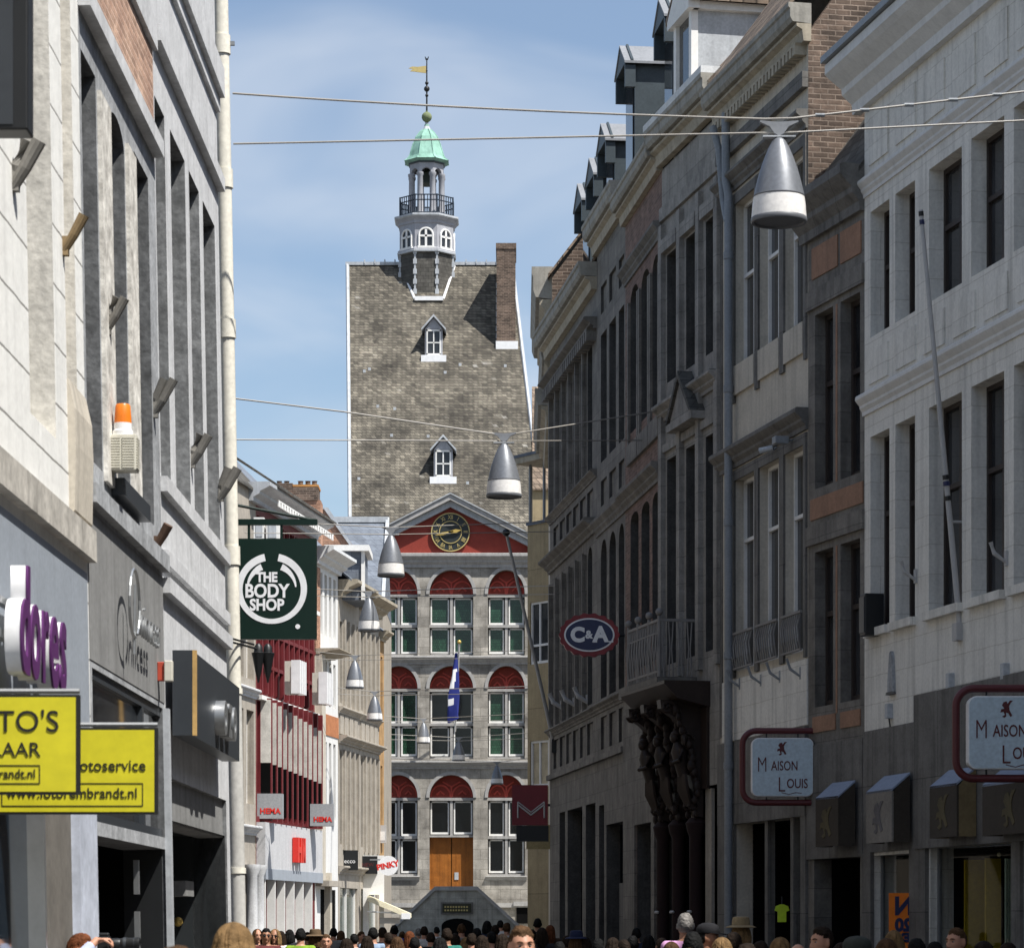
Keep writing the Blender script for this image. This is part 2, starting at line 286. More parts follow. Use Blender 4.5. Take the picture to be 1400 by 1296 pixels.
# ------------------------------------------------------------ facade builder
class Fac:
    """local x runs left to right seen from the street, local y goes into the house, z up"""
    def __init__(s, name, label, cat, p0, p1, lean=0, group=None):
        s.p0 = Vector(p0); d = Vector(p1) - s.p0; s.L = d.length; s.d = d / s.L
        s.root = thing(name, label, cat, (p0[0], p0[1], 0), math.atan2(s.d.y, s.d.x), group, lean)
        s.ops = []
    def u(s, px, v=0):
        k = (px - CX) / F; x0 = s.p0.x + s.d.y * v; y0 = s.p0.y - s.d.x * v
        return (k*y0 - x0) / (s.d.x - k*s.d.y)
    def Y(s, px, v=0): return s.p0.y - s.d.x*v + s.d.y * s.u(px, v)
    def z(s, px, py, v=0): return CH + (HY - py) * s.Y(px, v) / F
    def world(s, u, v, z): return Vector((s.p0.x + s.d.x*u + s.d.y*v, s.p0.y + s.d.y*u - s.d.x*v, z))
    def part(s, name, mb, mat, **k): return mb.build(name, mat, s.root, **k)
    def band(s, name, prof, mat, u0=None, u1=None, **k):       # prof (v,z) outward
        mb = MB(); mb.prof([(-v, z) for v, z in prof], 0 if u0 is None else u0, s.L if u1 is None else u1); return s.part(name, mb, mat, **k)
    def corn(s, name, z0, z1, p, mat, u0=None, u1=None):
        h = z1 - z0
        return s.band(name, [(-.02,z0),(.2*p,z0),(.22*p,z0+.2*h),(.5*p,z0+.38*h),(.52*p,z0+.5*h),(.85*p,z0+.68*h),(p,z0+.78*h),(p,z1-.02),(.9*p,z1),(-.02,z1)], mat, u0, u1)
    def steps(s, name, z0, z1, p, m1, m2, u0=None, u1=None):      # stepped wooden cornice with a lead gutter board
        h = z1 - z0
        s.band(name, [(-.02,z0),(.3*p,z0),(.36*p,z0+.26*h),(.36*p,z0+.30*h),(.62*p,z0+.38*h),(.62*p,z0+.46*h),(-.02,z0+.46*h)], m1, u0, u1)
        return s.band('gutter_board', [(-.02,z0+.462*h),(.8*p,z0+.5*h),(.92*p,z0+.62*h),(.92*p,z0+.84*h),(p,z0+.88*h),(p,z1),(-.02,z1)], m2, u0, u1)
    def strip(s, name, z0, z1, p, mat, u0=None, u1=None): return s.band(name, [(-.02,z0),(p,z0),(p,z1),(-.02,z1)], mat, u0, u1)
    def hole(s, ua, ub, za, zb, rise=0): s.ops.append((ua, ub, za, zb, rise))
    def win(s, ua, ub, za, zb, depth=.25, fm=None, gm=None, nx=1, tr=(.66,), fw=.06, rise=0, hole=True, name='window'):
        if hole: s.hole(ua, ub, za, zb, rise)
        fm = fm or m_wframe; gm = gm or m_glass
        mb = MB(); y0 = depth - .08; y1 = depth; h = zb - za; w = ub - ua
        mb.box(ua+.001, ua+fw, y0, y1, za+.001, zb-.001); mb.box(ub-fw, ub-.001, y0, y1, za+.001, zb-.001)
        mb.box(ua+fw, ub-fw, y0, y1, za+.001, za+fw*1.3); mb.box(ua+fw, ub-fw, y0, y1, zb-fw, zb-.001)
        for i in range(1, nx): mb.box(ua+w*i/nx-fw*.5, ua+w*i/nx+fw*.5, y0+.005, y1, za+fw*1.3, zb-fw)
        for t in tr: mb.box(ua+fw, ub-fw, y0-.01, y1, za+h*t-fw*.5, za+h*t+fw*.5)
        f = s.part(name, mb, fm)
        g = MB(); g.quad((ua, y1-.03, za), (ub, y1-.03, za), (ub, y1-.03, zb), (ua, y1-.03, zb)); g.build('pane', gm, f)
        return f
    def wall(s, z1, mat, D=.28, back=7, z0=0, name='wall', u0=0, u1=None, smat=None, jmat=None):
        u1 = s.L if u1 is None else u1
        us = sorted({u0, u1} | {min(max(a, u0), u1) for o in s.ops for a in o[:2]}); zs = sorted({z0, z1} | {a for o in s.ops for a in o[2:4] if z0 < a < z1})
        mb = MB()
        for i in range(len(us)-1):
            zz = None
            for j in range(len(zs)-1):
                um, zm = (us[i]+us[i+1])/2, (zs[j]+zs[j+1])/2
                if not any(o[0] < um < o[1] and o[2] < zm < o[3] for o in s.ops):
                    mb.quad((us[i],0,zs[j]),(us[i+1],0,zs[j]),(us[i+1],0,zs[j+1]),(us[i],0,zs[j+1]))
        mb.cm = 2
        for ua, ub, za, zb, rise in s.ops:
            ua = max(ua, u0); ub = min(ub, u1)
            zs_ = zb - rise
            mb.quad((ua,0,za),(ua,D,za),(ua,D,zs_),(ua,0,zs_)); mb.quad((ub,0,za),(ub,D,za),(ub,D,zs_),(ub,0,zs_)); mb.quad((ua,0,za),(ub,0,za),(ub,D,za),(ua,D,za))
            if rise:
                n = 14; c = (ua+ub)/2; hw = (ub-ua)/2
                ar = [(c - hw*math.cos(math.pi*k/n), zs_ + rise*math.sin(math.pi*k/n)) for k in range(n+1)]
                for k in range(n):
                    (xa, z_a), (xb, z_b) = ar[k], ar[k+1]
                    mb.quad((xa,0,z_a),(xb,0,z_b),(xb,D,z_b),(xa,D,z_a))
                    mb.cm = 0
                    if z_a < zb - 1e-5 or z_b < zb - 1e-5: mb.quad((xa,0,z_a),(xb,0,z_b),(xb,0,zb),(xa,0,zb))
                    mb.cm = 2
            else: mb.quad((ua,0,zb),(ub,0,zb),(ub,D,zb),(ua,D,zb))
        mb.cm = 1
        mb.quad((u0,0,z0),(u0,back,z0),(u0,back,z1),(u0,0,z1)); mb.quad((u1,0,z0),(u1,back,z0),(u1,back,z1),(u1,0,z1))
        mb.quad((u0,back,z0),(u1,back,z0),(u1,back,z1),(u0,back,z1)); mb.quad((u0,0,z1),(u1,0,z1),(u1,back,z1),(u0,back,z1))
        return s.part(name, mb, [mat, smat or mat, jmat or mat])
    def roof(s, z, h, mat, back=7, ov=.15, flat_=.5, ov_s=0):
        mb = MB(); b = back * flat_
        mb.prof([(-ov,z),(b,z+h),(back+.1,z),(back+.1,z-.1),(b,z+h-.12),(-ov,z-.08)], -ov_s, s.L+ov_s); return s.part('roof', mb, mat)
    def box(s, name, u0, u1, v0, v1, z0, z1, mat, **k): return s.part(name, MB().box(u0, u1, -v0, -v1, z0, z1), mat, **k)

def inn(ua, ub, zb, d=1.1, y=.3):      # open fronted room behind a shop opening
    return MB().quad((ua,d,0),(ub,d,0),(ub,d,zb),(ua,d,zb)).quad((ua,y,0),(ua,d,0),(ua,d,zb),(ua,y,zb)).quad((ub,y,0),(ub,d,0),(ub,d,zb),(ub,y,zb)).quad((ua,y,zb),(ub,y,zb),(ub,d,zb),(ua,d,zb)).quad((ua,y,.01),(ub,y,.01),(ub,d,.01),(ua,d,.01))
def comb(x0, x1, n, z0, z1, zt, y0, y1):      # one piece row of teeth hanging from a strip
    p = [(x0,z1),(x1,z1)]; w = (x1-x0)/n
    for k in range(n-1, -1, -1): a = x0+k*w; p += [(a+w*.8,zt),(a+w*.8,z0),(a+w*.2,z0),(a+w*.2,zt)]
    mb = MB()
    for k in range(n): a = x0+k*w; mb.box(a+w*.2, a+w*.8, y0, y1, z0, zt)
    return MB().prism(p, y0, y1)
def meet(p, vp, px):      # walk from p along direction of the vanishing point vp until column px
    dx, dy = vp - CX, F; k = (px - CX)/F; t = (k*p[1] - p[0]) / (dx - k*dy); return (p[0]+dx*t, p[1]+dy*t)
# ------------------------------------------------------------ ground
g = MB(); g.quad((-300,-60,0),(300,-60,0),(300,900,0),(-300,900,0)); g.build('street_ground', m_pave)['kind'] = 'structure'

# ============================================================ RIGHT SIDE (in shade)
a1182 = (482/F*44.4, 44.4)
tt = .00235; aend = (a1182[0]+850*tt, a1182[1]-4000*tt)
a1105 = meet(a1182, -450, 1105); a985 = meet(a1105, -150, 985); a905 = meet(a985, -150, 905)
a855 = meet(a905, 235, 855); a816 = meet(a855, 235, 816); a752 = meet(a816, 235, 752)

# ---- white house, nearest
B = Fac('white_house', 'white painted stone house with wide moulded cornice, nearest on the shaded right side', 'building', a1182, aend)
xs = [(1190,1216),(1224,1251),(1270,1315),(1328,1373),(1386,1431),(1444,1490)]
for k, (pa, pb) in enumerate(xs):
    ua, ub = B.u(pa), B.u(pb)
    B.win(ua, ub, 10.56, 12.45, depth=.3, fm=m_dframe, nx=1 if k < 2 else 2, tr=(.55,), fw=.07)
    B.win(ua, ub, 6.15, 9.06, depth=.3, fm=m_dframe, nx=1 if k < 2 else 2, tr=(.6,), fw=.07)
    B.strip('window_sill', 6.03, 6.15, .1, m_whiteblk, ua-.06, ub+.06)
ug = B.u(1257)
B.hole(B.u(1195), B.u(1247), 0, 2.75); B.hole(B.u(1272), B.u(1386), 0, 2.8); B.hole(B.u(1402), B.u(1500), 0, 2.8)
B.wall(14.75, m_whiteblk, D=.35, back=9, smat=m_brick_dk)
B.corn('cornice', 14.05, 14.8, .55, m_white, -.25); B.strip('gutter', 14.8, 14.9, .62, m_pipe_g, -.25)
B.corn('string_course', 12.72, 12.98, .12, m_white, -.03); B.corn('string_course', 9.42, 9.72, .14, m_white, -.03)
B.strip('stone_fascia', 2.8, 4.63, .05, m_stone, B.u(1184), ug-.002); B.strip('stone_fascia', 2.8, 5.0, .09, m_stone, ug)
for k in range(7):   # raised fields in the upper wall
    for za, zb in ((13.15, 13.85), (9.85, 10.35)):
        u0 = .25 + k*.95*1.25; B.strip('raised_field', za, zb, .025, m_whiteblk, u0, u0+.85)
for pa, pb in ((1183,1195),(1248,1270),(1388,1400)):
    B.strip('shop_pillar', 0, 2.8, .06, m_stone, B.u(pa), B.u(pb))
for pa, pb, mm in ((1195,1247,m_dark),(1272,1386,m_dark),(1402,1500,m_dark)):
    ua, ub = B.u(pa), B.u(pb)
    f = B.part('shop_window', MB().box(ua, ua+.04, .1, .16, 0, 2.8).box(ub-.04, ub, .1, .16, 0, 2.8).box(ua+.04, ub-.04, .1, .16, 0, .35), m_gframe)
    MB().quad((ua,.13,0),(ub,.13,0),(ub,.13,2.8),(ua,.13,2.8)).build('pane', m_cglass, f)
    MB().quad((ua,1.6,0),(ub,1.6,0),(ub,1.6,2.8),(ua,1.6,2.8)).quad((ua,.36,0),(ua,1.6,0),(ua,1.6,2.8),(ua,.36,2.8)).quad((ub,.36,0),(ub,1.6,0),(ub,1.6,2.8),(ub,.36,2.8)).build('shop_interior', M('shop_back_wall', (.008,.0075,.007)), f)
B.part('shop_lamp', MB().ball((B.u(1366,-.5), .5, 2.68), .03), flat('lamp_glass', (.9,.8,.5)))
B.roof(14.85, 5.5, m_slate_dk, back=9, ov=.3)
B.part('yellow_panel', MB().box(B.u(1272)+.75, B.u(1272)+.79, .22, .62, .2, 2.62), M('yellow_board', (.42,.29,.008), na=.1)); B.part('yellow_panel', MB().box(B.u(1272)+1.6, B.u(1272)+1.64, .2, .42, 1.3, 2.62), bpy.data.materials['yellow_board'])
mb = MB()
for k in range(9): mb.box(B.u(1386)-.75, B.u(1386)-.72, .17+k*.035, .19+k*.035, .3, 2.6)
B.part('curtain', mb, M('pale_green_curtain', (.40,.48,.36)))
WH = B
# stone plaque and small boxes on it
def on(B, name, label, cat, px, py, v=0, group=None):      # a thing fixed to a facade at the pixel's wall point
    w = B.world(B.u(px), v, B.z(px, py)); return thing(name, label, cat, w, B.root.rotation_euler[2], group)
t = on(B, 'stone_plaque', 'dark pear shaped stone plaque set in the white wall above the stone fascia', 'plaque', 1221, 918)
MB().prism([(-.12,-.30),(.12,-.30),(.10,-.05),(.07,.18),(.02,.30),(-.03,.28),(-.07,.1),(-.11,-.1)], -.05, .02).build('slab', m_jamb, t)
MB().prism([(-.14,-.34),(.14,-.34),(.12,-.30),(-.12,-.30)], -.07, .02).build('ledge', m_stone, t)
for k, (px, py) in enumerate(((1219,972),(1303,931),(1378,918))):
    t = on(B, 'junction_box', ('small grey junction box under the pear shaped plaque','small grey junction box on the white wall below the leaning flagpole','small grey junction box on the white wall near the right picture edge')[k], 'box', px, py, 0, 'junction boxes on the white house')
    MB().box(-.06,.06,-.09,.01,-.11,.11).build('housing', m_lead, t, bevel=.008); MB().tube([(0,-.04,-.11),(.01,-.03,-.2),(.0,-.02,-.3)], .012).build('cable_tail', m_black, t)
t = on(B, 'loudspeaker_box', 'black loudspeaker box fixed beside the leftmost first floor window of the white house', 'speaker', 1199, 840, .12)
MB().box(-.1,.16,-.12,.18,-.33,.3).build('cabinet', m_black, t, bevel=.015); MB().box(-.08,.14,-.135,-.12,-.28,.25).build('grille', m_char, t); MB().box(-.02,.05,.18,.42,-.3,-.22).build('bracket', m_pipe_g, t)
t = on(B, 'leaning_flagpole', 'white flagpole with blue and black bands, leaning out from the white house wall', 'flagpole', 1313, 862)
L0 = Vector((0,0,0)); L1 = Vector((.12,-.62,5.75))
MB().tube([L0, L1], [.045,.028], 10).build('pole', m_iron_w, t, smooth=True)
for q, mm in ((.36,m_black),(.345,m_navy),(.31,m_black),(.985,m_black),(.965,m_navy)):
    c = L0.lerp(L1, q); MB().tube([c, L0.lerp(L1, q+.011)], .049 if q < .5 else .036, 10).build('coloured_band', mm, t)
MB().box(-.09,.09,-.09,.02,-.14,.1).build('wall_socket', m_iron_w, t); MB().tube([L0.lerp(L1,.26)+Vector((0,.02,0)),(0,.05,1.5)], .02).build('stay', m_iron_w, t)
def holder(B, px, py, label, mat, rz=0, ln=.42, r=.035, twin=True, grp=None):
    t = on(B, 'flag_holder', label, 'flag holder', px, py, 0, grp)
    MB().box(-.04,.04,-.03,.01,-.16,.04).build('back_plate', mat, t)
    mb = MB().tube([(0,-.01,-.12),(0,-.12-ln*.25,.0),(0,-.1-ln*.55,ln*.62)], [r*.7,r,r], 9)
    mb.build('tube', mat, t)
    if twin: MB().tube([(.05,-.01,-.1),(.075,-.12-ln*.3,.03),(.09,-.16-ln*.6,ln*.55)], [r*.6,r,r], 9).build('tube', mat, t)
    return t
holder(B, 1253, 782, 'white flag holder on the pier between the first floor windows, left of the leaning flagpole', m_iron_w, twin=False, ln=.24, r=.03, grp='flag holders on the right houses')
holder(B, 1377, 757, 'white flag holder on the pier right of the leaning flagpole', m_iron_w, twin=False, ln=.24, r=.03, grp='flag holders on the right houses')
# awnings
def awning(B, pa, pb, ya, yb, label, front, side, proj=.38, emb=None):
    ua, ub = B.u(pa, proj), B.u(pb, proj); zt = B.z(pa, ya); zb = B.z(pa, yb)
    t = thing('box_awning', label, 'awning', B.world((ua+ub)/2, .1, zb), B.root.rotation_euler[2], 'box awnings over the right shop windows'); w = (ub-ua)/2; h = zt - zb; q = -proj+.1
    MB().prof([(0,h),(q,h*.76),(q,h*.73),(0,h*.97)], -w, w).build('top_sheet', m_awn_top, t)
    MB().prof([(q,h*.76),(q,0),(q+.03,0),(q+.03,h*.73)], -w+.002, w-.002).build('front_sheet', front, t)
    for e in (-1, 1): MB().prof([(.0,0),(0,h*.96),(q*.5,h*.86),(q+.03,h*.72),(q+.03,0)], e*(w-.014)-.01, e*(w-.014)+.01).build('side_sheet', side, t)
    lp = [(-.05,.2),(-.015,.22),(-.03,.26),(-.07,.25),(-.06,.29),(-.02,.3),(-.05,.34),(-.03,.38),(.01,.39),(.02,.36),(.05,.40),(.09,.40),(.06,.37),(.04,.33),(.045,.28),(.06,.25),(.08,.21),(.055,.195),(.03,.24),(0,.25),(.005,.2),(-.02,.185)]
    mb = MB().prism([((x-.02)*3, (z-.29)*2.2+h*.36) for x, z in lp], q-.008, q)
    mb.build('heraldic_emblem', emb or M('emblem_paint', (.13,.12,.12)), t)
    return t
m_gilt = M('dull_gilt_paint', (.10,.08,.04), na=.3)
awning(B, 1184, 1219, 1066, 1156, 'tan box awning with grey emblem over the shop window that shows the orange reflection', M('tan_grey_cloth', (.21,.19,.165)), m_awn_dk)
awning(B, 1271, 1308, 1058, 1149, 'dark box awning with tan side under the right hanging shop sign', m_awn_dk, m_awn, emb=m_gilt)
awning(B, 1343, 1420, 1056, 1146, 'dark brown box awning cut by the right picture edge', m_awn_dk, m_awn_dk, emb=m_gilt)
# window reflection of an orange sign, built as a solid sheet, lettering mirrored
t = thing('orange_reflection_sheet', 'orange sign reflection built as a solid sheet with mirrored dark lettering before the shop window', 'poster', P(1235, 1296, 42.3))
MB().box(-.21,.22,-.004,.004,-.1,.80).build('sheet', m_orange, t)
for s_, z_, q in (('N',.60,.36),('20',.33,.25),('EX',.15,.17)): text(s_, q, m_navy, t, (.0,-.012,z_), (R(90),0,0), ex=.003, bold=.014, sx=-.95)
# ---- narrow grey house
B = Fac('narrow_grey_house', 'narrow grey stone house with terracotta panels, squeezed beside the white house', 'building', a1105, a1182)
for pa, pb in ((1114,1139),(1149,1176)):
    for za, zb in ((8.6,11.35),(5.15,7.6)): B.win(B.u(pa), B.u(pb), za, zb, depth=.26, fm=m_dframe, nx=1, tr=(.6,), fw=.08)
B.hole(B.u(1113), B.u(1176), 0, 2.75)
B.wall(13.2, m_stone_b, D=.3, back=9); B.corn('cornice', 12.55, 13.25, .4, m_stone, -.2, B.L)
for pa, pb in ((1111,1146),(1150,1178)): B.strip('terracotta_panel', 11.93, 12.42, .02, m_terra, B.u(pa), B.u(pb))
B.strip('terracotta_panel', 8.12, 8.45, .02, m_terra, B.u(1109), B.u(1181)-.01)
for pa, pb in ((1112,1143),(1150,1177)): B.strip('terracotta_panel', 4.75, 5.0, .02, m_terra, B.u(pa), B.u(pb))
for z_ in (11.45, 7.72): B.strip('lintel_band', z_, z_+.3, .05, m_stone_b)
for za, zb in ((8.6,11.35),(5.0,7.6)): B.strip('mullion', za, zb, .008, m_terra, B.u(1143), B.u(1145))
B.strip('shop_fascia', 2.75, 4.55, .04, m_stone)
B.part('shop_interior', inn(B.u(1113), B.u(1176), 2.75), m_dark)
awning(B, 1115, 1146, 1074, 1160, 'dark box awning with gilt emblem under the narrow grey house', m_awn_dk, m_awn_dk, emb=m_gilt)
B.roof(13.2, 6.2, m_slate_dk, back=9, ov=.1)
NG = B
t = thing('roof_dormer', 'white topped roof dormer with dark cheeks on the narrow grey house', 'dormer', B.world(B.u(1150), -.9, 13.2), B.root.rotation_euler[2])
MB().box(-.5,.5,0,2.5,0,2.0).build('cheek', m_zinc_dk, t); MB().prof([(-.25,1.95),(2.6,3.6),(2.6,3.5),(-.25,1.85)], -.62, .62).build('sloping_top', m_whitep, t)
MB().box(-.36,.36,-.03,0,.2,1.7).build('dormer_window', m_glass, t)

# ---- cream house with pipes
B = Fac('cream_house', 'cream rendered house with dentil cornice and tall white windows beside grey drainpipe', 'building', a985, a1105)
cx = [(1006,1034),(1039,1068),(1074,1101)]
for pa, pb in cx:
    ua, ub = B.u(pa), B.u(pb)
    B.win(ua, ub, 10.85, 14.15, depth=.22, nx=2, tr=(.62,)); B.win(ua, ub, 6.1, 9.38, depth=.22, nx=2, tr=(.68,))
    B.strip('parapet_panel', 10.85, 11.35, .05, m_cream, ua+.02, ub-.02)
    mb = MB()
    for k in range(9):
        x = ua + .08 + (ub-ua-.16)*k/8; mb.tube([(x,-.06,6.12),(x+.03,-.1,6.3),(x-.03,-.1,6.5),(x,-.06,6.7)], .014, 5)
    mb.box(ua, ub, -.09, -.05, 6.7, 6.74).box(ua, ub, -.09, -.05, 6.1, 6.13); B.part('iron_guard', mb, m_iron_d)
    for za, zb in ((10.85,14.15),(6.1,9.38)):
        for q in (ua-.13, ub+.001): B.strip('window_surround', za-.12, zb+.18, .04, m_stone, q, q+.125)
        B.strip('window_surround', zb+.001, zb+.18, .035, m_stone, ua, ub)
B.hole(B.u(1008), B.u(1098), 0, 3.45)
B.wall(15.9, m_cream, D=.28, back=9, smat=m_brick_dk)
B.steps('cornice', 15.75, 16.35, .36, m_corn, m_gutter, -.1, B.L+.1)
B.part('dentil_course', comb(.05, B.L-.05, 26, 15.58, 15.76, 15.72, -.2, .01), m_corn)
B.strip('architrave', 15.05, 15.3, .1, m_stone); B.corn('window_cornice', 14.4, 14.7, .2, m_stone); B.corn('window_cornice', 9.6, 9.95, .22, m_stone)
B.strip('quoin_strip', 5, 15.0, .02, m_stone, 0, .16); B.strip('lower_wall', 4.9, 5.95, .025, m_whiteblk, .18)
B.strip('shop_fascia', 3.45, 4.88, .06, m_stone)
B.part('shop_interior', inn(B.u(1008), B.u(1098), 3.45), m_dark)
for px in (1044,1079): B.strip('shop_post', 0, 3.45, -.15, m_stone, B.u(px), B.u(px+4))
B.strip('shop_pier', 0, 3.45, .05, m_stone, 0, B.u(1007)); B.strip('shop_pier', 0, 3.45, .05, m_stone, B.u(1098), B.L)
B.roof(16.36, 6.5, m_tile, back=9, ov=.33)
B.part('gable', MB().prof([(0,15.9),(4.5,22.2),(9,15.9)], B.L-.25, B.L-.002), m_brick_dk); B.part('gable', MB().prof([(-.28,16.3),(4.5,22.7),(9,16.3)], .002, .25), m_cream)
u = B.u(993, .15)
mb = MB().tube([(u,-.16,15.75),(u,-.16,14.6),(u+.1,-.14,14.3),(u+.1,-.14,4.2),(u+.1,-.14,0)], .075, 10)
for z_ in (13.2, 10.9, 8.6, 6.3, 4.4): mb.tube([(u+.1,-.14,z_),(u+.1,-.14,z_+.12)], .09, 10)
B.part('downpipe', mb, m_pipe_g, smooth=True)
B.part('downpipe', MB().tube([(u-.33,-.3,15.6),(u-.3,-.2,15.2),(u-.22,-.14,14.3),(u-.02,-.13,13.9)], .065, 10), m_pipe_g, smooth=True)
for k, px in enumerate((1013,1042,1068,1096)):
    holder(B, px, 930 - k*5, ['grey flag holder on the painted brick beside the drainpipe','grey flag holder on the painted brick under the first iron guard','grey flag holder on the painted brick under the middle iron guard','grey flag holder on the painted brick under the last iron guard'][k], m_pipe_g, twin=False, ln=.28, r=.025, grp='flag holders on the right houses')
CRH = B
t = thing('display_vest', 'small hi-vis yellow garment in the dark shop opening of the cream house', 'vest', P(1069, 1250, 48.0))
MB().prism([(-.07,-.12),(.07,-.12),(.07,.05),(.12,.07),(.1,.14),(.03,.17),(-.03,.17),(-.1,.14),(-.12,.07),(-.07,.05)], -.03, .03).build('cloth', flat('hi_vis_cloth', (.55,.75,.03)), t); MB().box(-.01,.01,-.01,.01,.17,.3).build('hanger', m_black, t)
t = on(B, 'floodlight', 'small grey floodlight under the first floor window cornice of the cream house', 'light', 1086, 603, .1)
MB().box(-.1,.1,-.25,-.02,-.06,.06).build('housing', m_pipe_g, t, bevel=.01); MB().tube([(0,0,0),(.0,.12,.03)], .02).build('arm', m_pipe_g, t)
t = on(B, 'surveillance_camera', 'small blue grey camera on the first floor lintel of the cream house', 'camera', 1062, 615, .08)
MB().tube([(-.06,-.2,-.02),(.06,0,.02)], .05, 10).build('housing', m_lead, t); MB().tube([(0,0,0),(0,.1,.05)], .02).build('arm', m_lead, t)

# ---- grey pilastered house with balcony
B = Fac('pilastered_house', 'grey stone house with pilasters, iron balcony and carved dark shopfront', 'building', a905, a985)
for pa, pb in ((912,928),(938,954),(965,981)):
    ua, ub = B.u(pa), B.u(pb)
    B.win(ua, ub, 11.9, 14.3, depth=.3, fm=m_dframe, gm=m_glass_dk, nx=2, tr=(.7,)); B.win(ua, ub, 6.6, 10.45, depth=.3, fm=m_dframe, gm=m_glass_dk, nx=2, tr=(.7,))
    B.strip('window_hood', 14.35, 14.6, .1, m_stone_r, ua-.1, ub+.1)
B.hole(B.u(908), B.u(981), 0, 4.2)
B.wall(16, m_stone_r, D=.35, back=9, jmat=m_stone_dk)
B.steps('cornice', 16.05, 16.7, .36, m_corn, m_gutter, -.05); B.strip('gutter_board', 16.7, 16.82, .36, m_corn_w, -.05)
B.strip('frieze', 15.0, 15.25, .06, m_stone_r); B.corn('string_course', 11.2, 11.5, .22, m_stone_r); B.strip('architrave', 10.6, 10.75, .06, m_stone_r)
for px in (906,931,957,982): B.strip('pilaster', 6.3, 14.9, .09, m_stone_r, B.u(px)-.02, B.u(px)+.2)
uc = B.u(946); B.part('pediment', MB().prism([(uc-.75,10.95),(uc+.75,10.95),(uc,11.65)], -.22, .02).prism([(uc-.88,10.8),(uc+.88,10.8),(uc+.88,10.94),(uc-.88,10.94)], -.26, .02), m_stone_r)
B.part('pediment_top', MB().prism([(uc-.88,10.95),(uc-.76,10.96),(uc,11.66),(uc+.76,10.96),(uc+.88,10.95),(uc,11.8)], -.28, .02), m_slate_dk)
B.roof(16.55, 5.2, m_tile, back=9, ov=.25)
t = thing('iron_balcony', 'pale painted iron balcony with ball topped posts on the grey pilastered house', 'balcony', B.world(B.u(930), 0, 6.2), B.root.rotation_euler[2])
w = 1.15
MB().box(-w,w,-.75,.02,-.14,0).build('floor_slab', m_stone_b, t)
mb = MB(); kn = MB()
for k in range(24):
    x = -w+.03 + (2*w-.06)*k/23; mb.tube([(x,-.7,0),(x+.03*(-1)**k,-.73,.3),(x-.03*(-1)**k,-.73,.6),(x,-.7,1.0)], .014, 5)
for q in (-w+.03, w-.03):
    for k in range(8): y = -.7+.7*k/8; mb.tube([(q,y,0),(q,y+.03*(-1)**k,.5),(q,y,1)], .014, 5)
mb.box(-w,w,-.72,-.68,1.0,1.05).box(-w,-w+.04,-.7,0,1.0,1.05).box(w-.04,w,-.7,0,1.0,1.05).box(-w,w,-.72,-.68,.08,.12).box(-w,w,-.72,-.68,.78,.81)
mb.build('railing', m_iron_d, t)
for x in (-w+.03,-.4,.4,w-.03): MB().tube([(x,-.7,0),(x,-.7,1.1)], .035, 8).ball((x,-.7,1.17), .07).build('ball_post', m_iron_d, t)
# carved dark shopfront: brackets with figures
t = thing('carved_shopfront', 'dark carved wooden shopfront with figure brackets and maroon columns under the balcony', 'shopfront', B.world(B.L/2-.2, 0, 0), B.root.rotation_euler[2])
MB().prof([(0,5.6),(-.6,5.75),(-.85,6.0),(-.85,6.06),(0,6.06)], -1.65, 1.55).build('canopy', m_wood, t)
MB().box(-1.6,1.5,-.05,.0,4.15,5.6).build('back_board', m_wood, t)
rr_ = random.Random(11)
for k, x in enumerate((-1.35,-.25,.95)):
    f = MB().prof([(0,3.65),(-.14,3.66),(-.2,3.9),(-.17,4.15),(-.24,4.4),(-.22,4.7),(-.36,5.0),(-.34,5.25),(-.55,5.45),(-.78,5.6),(-.8,5.75),(0,5.75)], x-.13, x+.13)
    for q in (-1, 1):      # volutes and acanthus leaves down both flanks
        for y, z, r in ((-.66,5.6,.13),(-.3,5.05,.12),(-.2,3.85,.11)):
            f.tube([(x+q*.15, y+r*(1-t_/14)*math.cos(t_*.8), z+r*(1-t_/14)*math.sin(t_*.8)) for t_ in range(13)], .03, 5)
        for t_ in range(16):
            z = 3.7+t_*.125; y = -.12-.30*max(0,(z-4.4))**1.2*.9; f.ball((x+q*(.14+rr_.random()*.06), y-rr_.random()*.1, z), .05+rr_.random()*.035, 7, 5, (.6,1,1.4))
    # figure: head, torso, folded arms, drapery
    f.ball((x,-.50,5.08), .085, 10, 8, (.9,1,1.2)).ball((x,-.47,5.15), .1, 9, 6, (1,1,.6)).tube([(x,-.47,5.0),(x,-.42,4.85),(x,-.38,4.62),(x,-.33,4.4)], [.05,.15,.13,.11], 10)
    for q in (-1, 1): f.tube([(x+q*.15,-.42,4.86),(x+q*.22,-.46,4.66),(x+q*.06,-.55,4.62)], [.05,.045,.035], 7).ball((x+q*.17,-.36,5.02), .07, 7, 5, (.7,.6,1.5))
    for t_ in range(7): a = (t_-3)*.07; f.tube([(x+a,-.36,4.42),(x+a*1.2,-.34,4.15),(x+a*.8,-.24,3.85)], [.035,.045,.02], 6)
    f.build('carved_figure', m_wood, t, smooth=True)
    MB().lathe([(.17,0),(.17,.5),(.14,.55),(.12,1.0),(.12,3.3),(.16,3.4),(.19,3.55),(.1,3.65)], 14, (x,-.1,0)).build('column', (bpy.data.materials.get('maroon_column') or M('maroon_column', (.018,.008,.008))), t, smooth=True)
    mb = MB(); [mb.ball((x-.07+.07*q,-.225,1.95), .03) for q in range(3)]; mb.build('stud', m_iron_w, t)
for x in (-.85,.4,1.35): MB().box(x-.2,x+.2,.02,.08,0,4.15).build('cream_panel', m_beige, t)
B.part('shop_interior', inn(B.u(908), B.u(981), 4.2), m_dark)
PH = B

